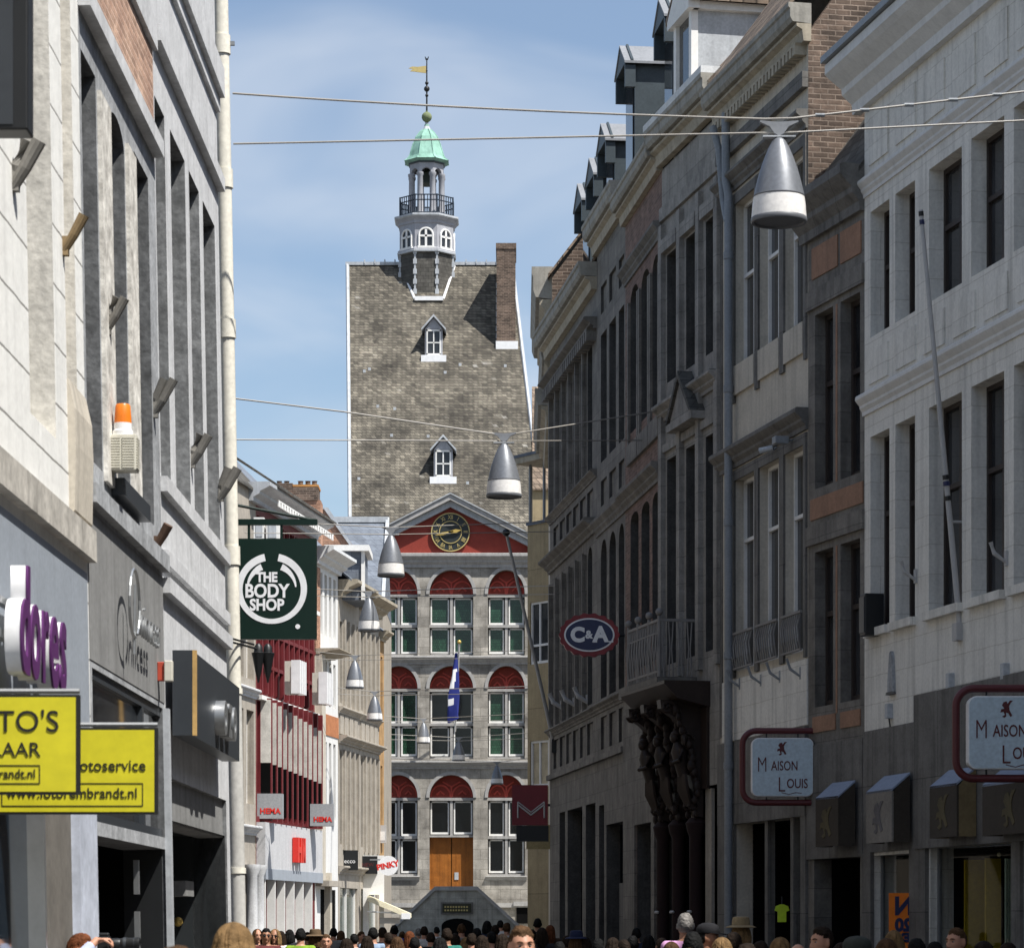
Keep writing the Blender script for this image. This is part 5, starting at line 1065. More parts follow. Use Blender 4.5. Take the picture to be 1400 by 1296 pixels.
# pillar house
B = far('pillared_stone_house', 'narrow pale stone house with stone columns just right of the cream drainpipe', 318, 349.5)
for pa, pb in ((322,333),(337,347)): B.win(B.u(pa), B.u(pb), 5.6, 8.6, depth=.3, fm=m_wframe); B.win(B.u(pa), B.u(pb), 9.6, 12.6, depth=.3, fm=m_wframe)
B.hole(.4, B.L-.5, 0, 3.6); B.wall(15.7, m_beige, D=.3, back=7); B.corn('ledge', 4.6, 4.9, .25, m_stone_lt); B.corn('cornice', 9.0, 9.3, .2, m_stone_lt)
for px in (336,345): u = B.u(px); B.part('column', MB().lathe([(.26,0),(.26,.3),(.2,.4),(.18,3.3),(.28,3.5),(.28,3.65)], 12, (u,-.2,0)), m_stone_lt, smooth=True)
B.part('shop_interior', inn(.4, B.L-.5, 3.6), m_dark); B.roof(15.7, 4, m_slate_dk, back=7)
# red clad store
B = far('red_clad_store', 'dark red clad department store with pale vertical panels and grey glass ground floor', 350, 430)
n = 11
for k in range(n):
    ua = .15 + k*(B.L-.3)/n; ub = ua + (B.L-.3)/n - .32
    for za, zb in ((5.25,9.0),(9.2,12.6),(12.8,15)):
        f = B.win(ua, ub, za, zb, depth=.2, fm=m_wred, fw=.05, tr=(.5,))
    B.part('pale_panel', MB().box(ub+.03, ub+.058, -.34, .0, 7.0-.03*k, 9.05-.05*k) , M('pale_panel', (.62,.60,.54)) if k == 0 else bpy.data.materials['pale_panel'])
    B.part('dark_panel', MB().box(ub+.03, ub+.058, -.32, .0, 5.3, 6.98-.03*k), m_dark)
    B.strip('red_fin', 12.9, 15, .05, m_wred, ub+.06, ub+.2)
    B.strip('red_fin', 5.1, 9.1, .36, m_wred, ub+.06, ub+.2); B.strip('red_fin', 9.3, 12.6, .05, m_wred, ub+.06, ub+.2)
for k in range(6): ua = .2+k*(B.L-.4)/6; B.hole(ua, ua+(B.L-.4)/6-.12, 0, 3.2)
B.wall(15.6, m_wred, D=.25, back=8, smat=m_brick)
for z_ in (9.1,12.7): B.strip('spandrel_ledge', z_-.08, z_+.06, .2, m_wframe)
for z_ in (10.2,11.3,13.8): B.strip('glazing_rail', z_-.06, z_+.06, .04, m_wred)
B.strip('white_fascia', 3.55, 5.05, .3, M('white_fascia_panel', (.48,.48,.485), na=.05, streak=.15), .05, B.L-.05); B.strip('fascia_base', 3.2, 3.55, .32, m_greyp, .05, B.L-.05)
m_sg = M('grey_shop_glass', (.20,.20,.195), rough=.25, na=.1, bump=0)
for k in range(6): ua = .2+k*(B.L-.4)/6; B.part('shop_pane', MB().box(ua, ua+(B.L-.4)/6-.12, .2, .24, 0, 3.2), m_sg); B.strip('shop_mullion', 0, 3.2, .28, m_wframe, ua-.1, ua-.02)
B.corn('cornice', 15.3, 15.9, .7, m_lead, -1); B.roof(15.9, 3.2, m_slate_dk, back=8, ov=.8)
B.part('eaves_dentil', comb(.1, B.L-.1, 22, 15.25, 15.46, 15.42, -.72, -.68), m_wframe)
RS = B
t = thing('red_fascia_letters', 'bright red block letters on the white store fascia', 'sign', B.world(B.u(391), .32, 4.25), B.root.rotation_euler[2])
MB().box(-.42,-.22,-.2,0,-.42,.42).box(.0,.2,-.2,0,-.42,.42).box(-.22,0,-.2,0,-.1,.1).box(.3,.45,-.2,0,-.42,.42).box(.6,.75,-.2,0,-.42,.42).prism([(.3,.42),(.45,.42),(.75,-.42),(.6,-.42)], -.2, 0).build('letters', m_hred, t)
for px, py, lb in ((379,927,'white ribbed box sign on the red store, nearer to the green sign'),(417,942,'white ribbed box sign on the red store beside the white house')):
    w_ = B.world(B.u(px), .3, B.z(px, py)); t = thing('ribbed_box_sign', lb, 'sign', w_, B.root.rotation_euler[2], 'white ribbed box signs')
    MB().box(-.2,.2,-.45,0,-.55,.55).build('core', m_offw, t)
    mb = MB(); [mb.box(-.55+q*.28,-.4+q*.28,-.6,-.3,-.55,.55) for q in range(4)]; mb.build('rib', m_whitep, t)
for pc, pt_, pb_, lb in ((369,1085,1119,'grey cube sign with red capital letters, the one on the left'),(440.5,1099,1129,'grey cube sign with red capital letters, the one on the right')):
    Yc = at(pc)[1]-(1.2 if pc < 400 else 3.2); c = P(pc, (pt_+pb_)/2, Yc); h = (pb_-pt_)*Yc/F/2; w = h*1.06
    t = thing('grey_cube_sign', lb, 'shop sign', c, 0, 'grey cube signs'); MB().box(-w,w,-.25,.25,-h,h).build('cube_body', M('mid_grey_sign', (.30,.31,.32), na=.04) if 'mid_grey_sign' not in bpy.data.materials else bpy.data.materials['mid_grey_sign'], t)
    text('HEMA', h*.62, m_hred, t, (.03,-.258,-h*.42), (R(90),0,0), ex=.004, bold=.008); MB().box(-w-.6,-w,-.03,.03,-.05,.05).build('bracket', m_pipe_g, t)
# chimney and gable between
t0 = at(432)
B = far('white_narrow_house', 'narrow white house with slim windows and orange brick band, right of the red clad store', 430.5, 462)
for k in range(4):
    ua = B.u(437.5)+k*(B.L-B.u(437.5)-.05)/4; ub = ua+.42
    for za, zb in ((12.1,14.3),(9.6,11.2),(5.5,8.3)): B.win(ua, ub, za, zb, depth=.3, fm=m_wframe, tr=(.5,))
B.hole(B.u(438), B.L-.4, 0, 3)
B.wall(14.8, m_white, D=.3, back=8, smat=m_brick); B.corn('cornice', 14.5, 15.1, .7, m_corn_w, -.1); B.strip('brick_strip', 11.3, 14.4, .04, m_brick, 0, B.u(436.5))
B.strip('orange_brick_band', 8.55, 9.3, .03, M('orange_brick', (.40,.16,.07), na=.2), B.u(437)); B.corn('canopy', 11.3, 11.5, .9, m_corn, 0, B.u(452))
B.strip('pilaster', 3.2, 11.3, .25, m_cream, .02, B.u(436)); B.strip('dark_shopfront', 0, 3.0, -.2, m_dark, B.u(438), B.L-.4); B.strip('shop_pier', 0, 3.6, .2, m_cream, B.u(444), B.u(446.5)); B.strip('awning_ledge', 3.1, 3.3, .5, m_beige, .1, B.u(450))
# gable with chimneys
B.part('gable', MB().prof([(-.1,14.8),(4.2,19.0),(8.5,14.8)], 0, .35), m_brick); B.roof(14.9, 4.1, m_slate_bl, back=8)
t = thing('brick_chimney', 'broad red brick chimney stack with clay pots above the red clad store', 'chimney', P(406, 745, 109))
s_ = F/109; MB().box(-34/s_,34/s_,-.6,.6,-4.5,58/s_).build('stack', m_brick, t); MB().box(-33/s_,-4/s_,-.65,.62,58/s_,81/s_).box(-4/s_,30/s_,-.66,.64,58/s_,76/s_).build('stack_top', m_brick_dk, t); MB().box(-4/s_,31/s_,-.67,.65,76/s_,79/s_).build('stack_capping', M('orange_mortar_cap', (.42,.2,.06)), t)
for px in (382,392,411,421,430): x = (px-406)/s_; MB().lathe([(.13,78/s_),(.1,79/s_),(.09,86/s_),(.12,87/s_)], 10, (x,0,0)).build('chimney_pot', m_brick_dk, t, smooth=True)
MB().tube([(-8/s_,-.7,35/s_),(-8/s_,-.7,66/s_)], .13, 10).build('clay_flue', M('orange_clay', (.42,.17,.06)), t, smooth=True)
t = thing('brick_gable', 'red brick gable with pale sloping coping right of the chimney stack', 'gable', P(437, 745, 114))
s_ = F/114; MB().prism([(-40/s_,-12),(45/s_,-12),(45/s_,0),(9/s_,48/s_),(-40/s_,48/s_)], -.2, .3).build('gable_wall', m_brick, t); MB().prism([(45/s_,-1/s_),(41/s_,-1/s_),(5/s_,50/s_),(12/s_,50/s_)], -.3, .35).build('coping', m_lead, t)
t = thing('slate_roof_house', 'blue grey slate roofed house with white dormer behind the left row', 'building', P(488, 1290, 120)); s_ = F/120
MB().prof([(0,465/s_),(4.5,598/s_),(9,465/s_)], -42/s_, 35/s_).build('roof', m_slate_bl, t); MB().box(-42/s_,35/s_,.2,8.8,0,466/s_).build('wall', m_beige, t); MB().prof([(-.05,465/s_),(4.5,604/s_),(4.5,598/s_)], 33/s_, 38/s_).build('verge', m_lead, t); MB().box(-43/s_,36/s_,4.35,4.65,596/s_,604/s_).build('ridge_capping', m_lead, t)
t = thing('white_box_dormer', 'white flat roofed dormer on the left row roofs', 'dormer', P(474, 800, 108)); s_ = F/108
MB().box(-26/s_,24/s_,0,2.5,-20/s_,46/s_).build('cheek', m_slate_bl, t); MB().box(-30/s_,31/s_,-.25,2.6,46/s_,54/s_).build('flat_roof', m_wframe, t); MB().box(20/s_,25/s_,-.08,0,-20/s_,46/s_).box(-26/s_,-21/s_,-.08,0,-20/s_,46/s_).build('corner_post', m_wframe, t)
t = thing('roof_lantern', 'pair of white roof vents above the dark green sign', 'roof vent', P(366, 735, 92)); s_ = F/92
MB().box(-18/s_,-4/s_,-.3,.3,-30/s_,26/s_).box(-1/s_,16/s_,-.3,.3,-30/s_,20/s_).build('vent_box', m_wframe, t); MB().box(-15/s_,-6/s_,-.32,-.3,0,22/s_).box(2/s_,13/s_,-.32,-.3,-2/s_,17/s_).build('vent_face', m_lead, t)
def beige(name, label, pa, pb, tops, nwin, extra=0, mat=m_beige):
    B = far(name, label, pa, pb)
    for k in range(nwin):
        ua = .25+k*(B.L-.4)/nwin; ub = ua+(B.L-.4)/nwin*.52
        for za, zb, r_ in ((9.9,12.9,0),(4.7,8.2,.25)): B.win(ua, ub, za, zb, depth=.3, fm=m_gframe, rise=r_)
        for za, zb in ((8.75,9.45),): B.strip('raised_panel', za, zb, .05, mat, ua-.1, ub+.1)
        B.strip('pier_strip', 4.5, 8.2, .1, mat, ub+.1, ub+.28); B.strip('pier_strip', 9.7, 13, .1, mat, ub+.1, ub+.28)
    B.hole(.3, B.L-.3, 0, 3.1); B.wall(tops, mat, D=.3, back=8)
    B.corn('cornice', tops-.6, tops, .75+extra, m_corn); B.corn('string_course', 9.5, 9.75, .2, mat); B.corn('string_course', 8.4, 8.7, .35, mat); B.corn('ledge', 3.6, 3.9, .25, mat)
    f = B.part('shop_window', MB().box(.3,.38,.1,.2,0,3.1).box(B.L-.38,B.L-.3,.1,.2,0,3.1).box(B.L/2-.04,B.L/2+.04,.1,.2,0,3.1), m_wframe); MB().quad((.3,.17,0),(B.L-.3,.17,0),(B.L-.3,.17,3.1),(.3,.17,3.1)).build('pane', M('greenish_shop_glass', (.10,.12,.11), rough=.15, bump=0) if 'greenish_shop_glass' not in bpy.data.materials else bpy.data.materials['greenish_shop_glass'], f)
    B.roof(tops, 3.6, m_slate_bl, back=8, ov=.5); return B
beige('beige_stone_house', 'beige stone house in the left row, right of the narrow white house', 462.5, 491, 14.4, 4)
beige('far_beige_house', 'beige stone house at the far end of the left row, before the town hall', 491.5, 518, 14.3, 4)
B = far('ochre_end_house', 'sliver of ochre brick wall at the very end of the left row', 518.3, 525); B.win(.3, B.L-.3, 9.9, 12.3, fm=m_wframe); B.win(.3, B.L-.3, 5.5, 8, fm=m_wframe); B.wall(13.2, M('ochre_brick', (.36,.22,.10), na=.3), D=.28, back=8); B.corn('cornice', 12.9, 13.3, .4, m_corn); B.roof(13.3, 3, m_slate_bl, back=8)
# small shop signs far left
Y_ = at(478)[1]-1
t = thing('black_square_sign', 'black square sign with small white lettering in the left row', 'shop sign', P(476.5, 1176, Y_)); s_ = F/Y_
MB().box(-13.5/s_,13/s_,-.1,.1,-13/s_,14/s_).build('panel', m_black, t); text('ecco', .22, m_whitep, t, (.05,-.106,-.03), (R(90),0,0), ex=.003); MB().tube([(-.27,-.106,-.1),(-.27,-.106,.12)], .022, 6).build('red_mark', m_hred, t); MB().box(-.75,-13.5/s_,-.02,.02,-.03,.03).build('bracket', m_black, t)
Y_ = at(503)[1]-1
t = thing('black_plain_sign', 'black sign with dim red lettering beside the round white sign', 'shop sign', P(503, 1182, Y_)); s_ = F/Y_
MB().box(-13/s_,13/s_,-.1,.1,-12/s_,12/s_).build('panel', m_black, t); text('NEW', .2, m_maroon, t, (0,-.104,0), (R(90),0,0), ex=.003); MB().box(-.7,-13/s_,-.02,.02,-.03,.03).build('bracket', m_black, t)
Y_ = at(515)[1]-4
t = thing('round_white_sign', 'round white sign with slanted red lettering at the end of the left row', 'shop sign', P(531, 1183, Y_)); s_ = F/Y_
disc(0, 13.5/s_, -.1, .1).build('disc', m_whitep, t); text('PINKY', .3, m_hred, t, (-.02,-.106,0), (R(90),R(-12),0), ex=.003, bold=.012); MB().box(-.7,-10/s_,-.02,.02,.2,.25).build('bracket', m_steel, t)
t = thing('cream_awning', 'cream folding awning sloping down over the far left shopfront', 'awning', P(503, 1226, 112)); s_ = F/112
MB().prism([(0,0),(2/s_,2/s_),(58/s_,-22/s_),(58/s_,-28/s_),(55/s_,-28/s_),(2/s_,-6/s_)], -.8, 1.2).build('awning_cloth', m_cawn, t); MB().box(47/s_,59/s_,-.82,-.8,-30/s_,-22/s_).build('valance', m_whitep, t); MB().tube([(0,-.7,-20/s_),(50/s_,-.7,-22/s_)], .03).build('folding_arm', m_wframe, t); MB().box(16/s_,44/s_,-.3,-.25,-36/s_,-28/s_).build('hanging_board', m_iron_w, t)
t = thing('white_kiosk_post', 'pair of white shopfront posts under the cream awning', 'post', P(500, 1262, 112)); MB().box(-.1,.12,-.1,.1,-1.7,1.1).box(.52,.7,-.1,.1,-1.7,1.1).box(-.1,.7,-.1,.1,1.1,2.6).build('frame', m_wframe, t)
t = thing('wall_light', 'white box lantern on the end wall of the left row', 'light', P(521, 1140, EYD-.6)); MB().box(-.12,.2,-.15,.15,-.35,.35).build('housing', m_iron_w, t); MB().box(-.08,.16,-.16,-.15,-.25,.1).build('lens', m_milk, t); MB().box(-.3,-.12,-.03,.03,.1,.16).build('bracket', m_pipe_g, t)

# ============================================================ HANGING LAMPS AND CABLES
proto = None
def make_lamp():
    t = thing('hanging_lamp', '', 'street lamp', (0,0,0))
    r = .29
    prof = [(r*.30,.82),(r*.36,.79),(r*.52,.68),(r*.68,.55),(r*.82,.40),(r*.92,.27)]
    pts = []
    MB().lathe([(.02,.90),(r*.2,.87),(r*.26,.845)]+prof, 32).build('shell', m_alu, t, smooth=True)
    MB().lathe([(r*.915,.272),(r*.955,.19),(r*.985,.075),(r*.99,.05)], 32).build('diffuser_band', m_milk, t, smooth=True)
    MB().lathe([(r*.99,.052),(r*1.01,.045),(r*1.015,.012),(r*.99,0),(r*.9,0),(r*.88,.02)], 32).build('rim', m_rim, t, smooth=True)
    MB().lathe([(r*.925,.262),(r*.935,.266),(r*.935,.276),(r*.92,.28)], 32).build('seam_ring', m_rim, t, smooth=True)
    mb = MB()
    for q in (-1, 1): mb.prism([(0,.9),(q*.05,.93),(q*.1,1.0),(q*.2,1.045),(q*.2,1.06),(q*.08,1.05),(0,1.045)], -.03, .03)
    mb.build('cable_clamp', m_zinc, t, merge=True); MB().box(-.17,.17,-.05,.05,.885,.9).build('cross_bar', m_lead, t)
    return t
lamps = [(1065,305,30.5,'largest hanging lamp, silver bell with white band, at the upper right'),(689,680,48,'silver bell lamp hanging before the slate roof of the town hall'),(534.5,788,62.7,'silver bell lamp hanging over the left end of the red pediment'),
 (504.5,863,77,'silver bell lamp hanging beside the white narrow house cornice, below the pediment'),(485,941,93,'darker bell lamp before the beige stone house windows'),(512,985,105,'small bell lamp at the far end of the beige row'),
 (579,1016,124,'small bell lamp left of the flag on the town hall'),(627,1040,131,'small bell lamp directly under the flag'),(679.5,1072,137,'small bell lamp before the lower right arch of the town hall')]
pl_ = make_lamp(); first = True
for px, py, Y, lb in lamps:
    loc = P(px, py, Y)
    if first: pl_.location = loc; pl_['label'] = lb; pl_['group'] = 'bell lamps hanging over the street'; first = False
    else: dup(pl_, loc, 0, lb)
def cable(pts, r, label, grp='suspension cables of the lamps'):
    o = MB().tube(pts, r, 6).build('suspension_cable', m_cable); tag(o, label, 'cable', grp); return o
def sag(a, b, s_, n=10): return [a.lerp(b, k/n) - Vector((0,0,s_*4*(k/n)*(1-k/n))) for k in range(n+1)]
names = ['largest lamp','lamp before the slate roof','lamp over the red pediment end','lamp by the white narrow house','darker lamp','small lamp at the beige row end','small lamp left of the flag','small lamp under the flag','small lamp before the lower right arch']
A = P(318,128,30.6); Bm = P(1046,163,30.5); Cc = P(1085,162,30.5); E_ = P(1440,121,31)
cable(sag(A,Bm,.03)+sag(Cc,E_,.0)[0:], .011, 'upper cable carrying the largest lamp')
cable([P(319,197,30.6),P(1044,182,30.5),P(1090,181,30.5),P(1440,163,31)], .010, 'lower cable steadying the largest lamp')
for k in range(5): c = Cc.lerp(E_, .1+k*.17); tag(MB().tube([c-Vector((.05,0,0)), c+Vector((.05,0,0))], .02, 6).build('cable_clip', m_pipe_g), 'small clip on the upper cable right of the largest lamp', 'cable clip', 'clips on the upper cable')
cable([P(322,545,46),P(470,563,47),P(680,594,48),P(697,594,48),P(905,561,BR.Y(903)-.1)], .013, 'upper cable carrying the lamp before the slate roof')
cable([P(322,601,46),P(680,603,48),P(880,602,BR.Y(879)-.1)], .011, 'lower cable steadying the lamp before the slate roof')
for k, (px, py, Y, lb) in list(enumerate(lamps))[2:]:
    top = 1.05*F/Y; xl = {2:335,3:395,4:432,5:462,6:500,7:515,8:520}[k]; xr = 760 if k < 5 else 750; Yr = min(Y, 71.5)
    zt = py-top; z2 = py-.9*F/Y
    cable([P(xl, zt-10*(4-min(k,3))/2, Y-2), P(px-4, zt, Y), P(px+4, zt, Y), P(xr, zt-8, max(Y-6, 66))], .011+.004*(k > 4), 'upper cable carrying the '+names[k])
    cable([P(xl, z2-2, Y-2), P(px, z2, Y), P(xr, z2-4, max(Y-6, 66))], .010+.003*(k > 4), 'lower cable steadying the '+names[k])
# ============================================================ PEOPLE
m_skin = M('skin', (.46,.24,.16), na=.08, ns=8, rough=.5, bump=.03, fine=.03)
m_skin2 = M('tanned_skin', (.33,.165,.10), na=.08, ns=8, rough=.5, bump=.03, fine=.03)
m_eye = flat('eye_white', (.30,.26,.24), rough=.3); m_iris = flat('dark_iris', (.02,.015,.01), rough=.2)
def hairm(n, c): return M(n, c, tuple(min(1, x*1.7) for x in c), na=.3, ns=14, rough=.75, bump=.6, bs=45, streak=.4, spec=.12)
HAIR = dict(dark=hairm('dark_brown_hair', (.014,.009,.006)), brown=hairm('brown_hair', (.05,.027,.013)), blond=hairm('blond_hair', (.13,.08,.036)), grey=hairm('grey_hair', (.15,.14,.13)), black=hairm('black_hair', (.006,.006,.006)), red=hairm('auburn_hair', (.09,.03,.012)))
cl_cache = {}
def cloth(n, c):
    if n not in cl_cache: cl_cache[n] = M('cloth_'+n, c, na=.12, ns=5, rough=.9, bump=.35, bs=14)
    return cl_cache[n]
def ring_loft(mb, rings, n=18):       # rings: (cx,cy,z,rx,ry)
    vs = []
    for cx_, cy_, z_, a, b in rings:
        for k in range(n): t = 2*math.pi*k/n; vs.append((cx_+a*math.cos(t), cy_+b*math.sin(t), z_))
    fs = [(i*n+k, i*n+(k+1)%n, (i+1)*n+(k+1)%n, (i+1)*n+k) for i in range(len(rings)-1) for k in range(n)]
    fs += [tuple(range(n-1,-1,-1)), tuple(range(len(vs)-n, len(vs)))]; mb.add(vs, fs)
def limb(mb, pts, rs):
    for p, r in zip(pts, rs): mb.ball(p, r, 12, 8)
    mb.tube(pts, rs, 12)
HZ = 1.605       # head centre height
def head_mesh(mb):
    n, m = 40, 30; vs = []
    for i in range(m+1):
        a = math.pi*i/m
        for k in range(n):
            t = 2*math.pi*k/n; x = math.sin(max(min(a, math.pi-.001), .001))*math.cos(t); y = math.sin(max(min(a, math.pi-.001), .001))*math.sin(t); z = -math.cos(a)
            X, Y_, Z = x*.076, y*.096, z*.118
            if z < 0: q = -z; X *= 1-.22*q*q; Y_ = Y_*(1-.1*q) - .018*q if y < 0 else Y_*(1-.35*q) 
            if y > 0: X *= 1+.04*(1-abs(z))
            if y < -.5 and z > .25: Y_ += .01*(z-.25)
            # eye sockets
            for sx in (-1, 1): d = ((X-sx*.031)/.017)**2+((Z-.006)/.012)**2; Y_ += .011*math.exp(-d) if y < 0 else 0
            Y_ -= (.007*math.exp(-((Z-.027)/.008)**2 - (X/.05)**2) if y < 0 else 0)       # brow ridge
            vs.append((X, Y_-.004, Z+HZ))
    mb.add(vs, [(i*n+k, i*n+(k+1)%n, (i+1)*n+(k+1)%n, (i+1)*n+k) for i in range(m) for k in range(n)])
    mb.tube([(0,-.092,HZ+.012),(0,-.108,HZ-.018),(0,-.116,HZ-.036)], [.007,.010,.0125], 8); mb.ball((0,-.11,HZ-.039), .0125, 8, 6); mb.ball((-.011,-.103,HZ-.041), .008, 8, 6); mb.ball((.011,-.103,HZ-.041), .008, 8, 6)
    mb.ball((0,-.094,HZ-.064), .022, 10, 6, (1,.35,.22)); mb.ball((0,-.094,HZ-.073), .019, 10, 6, (1,.4,.28)); mb.ball((0,-.083,HZ-.098), .022, 10, 6, (1,.7,.7))
    for sx in (-1, 1): mb.ball((sx*.079,.012,HZ-.005), .03, 10, 8, (.3,.6,1.05))
def hand_mesh(mb, w, d, side, nrm, curl=.5, scale=1.0):
    """w wrist point, d direction of the hand, side = across the knuckles (towards the little finger), nrm = back of the hand"""
    w = Vector(w); d = Vector(d).normalized(); side = Vector(side).normalized(); nrm = Vector(nrm).normalized(); s_ = scale
    for q in range(4): limb(mb, [w, w+d*.05*s_+side*(q-1.5)*.013*s_, w+d*.088*s_+side*(q-1.5)*.019*s_], [.021*s_, .015*s_, .0105*s_])
    for q, l in enumerate((.068, .076, .071, .056)):
        p = w+d*.09*s_+side*(q-1.5)*.0195*s_; pts = [p]; a = curl*.35+q*.05
        for j, f in enumerate((.45,.3,.25)): a += curl*.55; pts.append(pts[-1] + (d*math.cos(a) - nrm*math.sin(a))*l*f*s_)
        limb(mb, pts, [.0098*s_, .0092*s_, .0085*s_, .0072*s_])
    p = w+d*.03*s_-side*.022*s_; limb(mb, [p, p+(d*.8-side*.75)*.03*s_, p+(d*.9-side*.6-nrm*.35)*.058*s_, p+(d*.95-side*.3-nrm*.6)*.082*s_], [.0145*s_,.0125*s_,.0105*s_,.0085*s_])
def body_mesh(name, step=.16, arms=None, female=False):
    mb = MB(); fm = .92 if female else 1
    ring_loft(mb, [(0,.0,.84,.135,.10),(0,.01,.92,.165,.12),(0,.005,1.0,.155,.108),(0,0,1.1,.135*fm,.10),(0,-.005,1.22,.155*fm,.115),(0,0,1.33,.172*fm,.118),(0,.008,1.4,.165*fm,.098),(0,.012,1.445,.11,.075),(0,.012,1.475,.062,.06)])
    mb.tube([(0,.012,1.42),(0,.002,1.56)], [.066,.056], 14)
    if female:
        for q in (-1,1): mb.ball((q*.07,-.10,1.27), .065)
    head_mesh(mb)
    for q in (-1, 1):
        sh = Vector((q*.178*fm,.01,1.395)); limb(mb, [(q*.1,.01,1.40), sh], [.06,.062])
        if arms and arms.get(q): el, wr, hd, hs, hn, cu = arms[q]
        else:
            sw = -q*step*.5; el = (q*.235*fm,.03+sw*.3,1.115); wr = (q*.245*fm,-.06+sw,.875); hd = (0,-.25+sw,-1); hs = (0,1,-.2); hn = (q,0,0); cu = .45
        limb(mb, [sh, Vector(el)], [.054,.042]); limb(mb, [Vector(el), Vector(wr)], [.042,.027]); hand_mesh(mb, wr, hd, hs, hn, cu)
        st_ = q*step
        hip = (q*.088,0,.90); kn = (q*.092,-.03-st_*.5,.49); an = (q*.094,.03-st_,.085)
        limb(mb, [hip, kn], [.092,.058]); limb(mb, [kn, (kn[0],(kn[1]+an[1])/2+.015,.33), an], [.057,.054,.037])
        limb(mb, [(an[0],an[1]+.035,.04),(an[0]+q*.008,an[1]-.09,.035),(an[0]+q*.015,an[1]-.16,.028)], [.038,.04,.028])
    o = mb.build(name, m_skin); rm = o.modifiers.new('remesh', 'REMESH'); rm.mode = 'VOXEL'; rm.voxel_size = .0075
    sm = o.modifiers.new('smooth', 'SMOOTH'); sm.iterations = 3; sm.factor = .5
    me = bpy.data.meshes.new_from_object(o.evaluated_get(bpy.context.evaluated_depsgraph_get())); bpy.data.objects.remove(o)
    me.name = name; me.polygons.foreach_set('use_smooth', [True]*len(me.polygons)); me.materials.clear(); me.materials.append(m_skin); return me
def shell(me, keep, off, name):
    bm = bmesh.new(); bm.from_mesh(me); bm.normal_update()
    dele = [f for f in bm.faces if not keep(f.calc_center_median())]; bmesh.ops.delete(bm, geom=dele, context='FACES')
    for v in bm.verts: v.co += v.normal*(off(v.co) if callable(off) else off)
    m2 = bpy.data.meshes.new(name); bm.to_mesh(m2); bm.free(); m2.polygons.foreach_set('use_smooth', [True]*len(m2.polygons)); m2.materials.append(m_skin); return m2
def armcut(c, long_):
    return True
def make_set(step, female=False, arms=None, sleeve=1.17, nm='a'):
    b = body_mesh('person_body_'+nm, step, arms, female)
    def isarm(c): return abs(c.x) > .185 and c.z < 1.36
    sl = sleeve
    fold = lambda v: .012 + .006*noise.noise(Vector((v.x*9, v.y*9, v.z*7)))
    s = shell(b, lambda c: .93 < c.z < 1.462 - .02*(c.y < -.02) and c.z < 1.5 and not (abs(c.x) < .3 and c.z > 1.45) and (sl is None or not isarm(c) or c.z > sl), fold, 'shirt_'+nm)
    t = shell(b, lambda c: .1 < c.z < .96 and abs(c.x) < .215, lambda v: .011 + .006*noise.noise(Vector((v.x*8, v.y*8, v.z*6))), 'trousers_'+nm)
    sh = shell(b, lambda c: c.z < .1, .008, 'shoes_'+nm)
    return b, s, t, sh
# hair styles on the common head
def hair_short(b, top=.016, name='hair_short'):
    def dist(c):      # positive inside the hair, in metres from the hairline
        z = c.z-HZ; ax = abs(c.x); n_ = .006*noise.noise(Vector((c.x*60, c.y*60, c.z*60)))
        front = z - (.068 - .30*max(0, ax-.040) + .004*math.sin(c.x*90))      # fringe rising line with recessed temples
        side = z - (.012 if c.y < .0 else -.062 + .5*max(0, .045-c.y))
        if c.y < -.035: return front + n_
        if c.y < .012: return min(front+.02, z-.018 if ax > .05 else 1) + n_
        return side + n_
    sm_ = lambda x: max(0, min(1, x))**2*(3-2*max(0, min(1, x)))
    return shell(b, lambda c: c.z > HZ-.08 and dist(c) > -.004, lambda v: .0012 + sm_(dist(v)/.028)*(top*(.4+.6*max(0,(v.z-HZ)/.11)) + .006*noise.noise(Vector((v.x*55, v.y*30, v.z*55))) + .004*noise.noise(v*120)), name)
def hair_long(length=.22, wide=1.0, name='hair_long', rough_=.006):
    n = 64; m = 30; vs = []
    for i in range(m+1):
        q = i/m
        for k in range(n+1):
            a = R(-52) + (R(232)-R(-52))*k/n       # open towards the face (-y)
            if q < .5: e = q/.5*math.pi/2; rr = math.sin(max(e,.02)); z = HZ+.012+.118*math.cos(e)
            else: e = (q-.5)/.5; rr = 1+.12*math.sin(e*2.6)*wide; z = HZ+.012-length*e
            r_ = 1 + .09*noise.noise(Vector((math.cos(a)*7, math.sin(a)*7, q*1.2))) + rough_*12*noise.noise(Vector((math.cos(a)*26, math.sin(a)*26, q*1.7)))
            x = .094*rr*math.cos(a)*r_*(1 if q < .5 else wide); y = .112*rr*math.sin(a)*r_ + .006
            if q >= .5 and y < -.03: x *= 1+.12*(q-.5)
            vs.append((x, y, z - (.0 if q < .5 else .025*abs(noise.noise(Vector((k*.4, 3, 1)))))*((q-.5)*2 if q > .5 else 0)))
    w = n+1; mb = MB(); mb.add(vs, [(i*w+k, i*w+k+1, (i+1)*w+k+1, (i+1)*w+k) for i in range(m) for k in range(n)])
    o = mb.build(name, m_skin, smooth=True); s_ = o.modifiers.new('t', 'SOLIDIFY'); s_.thickness = .016; s_.offset = -1
    me = bpy.data.meshes.new_from_object(o.evaluated_get(bpy.context.evaluated_depsgraph_get())); bpy.data.objects.remove(o); me.name = name; return me
def hair_bun(b):
    me = hair_short(b, .012, 'hair_bun'); bm = bmesh.new(); bm.from_mesh(me); bmesh.ops.create_icosphere(bm, subdivisions=3, radius=.042, matrix=Matrix.Translation((0,.105,HZ+.055)))
    for f in bm.faces: f.smooth = True
    bm.to_mesh(me); bm.free(); return me
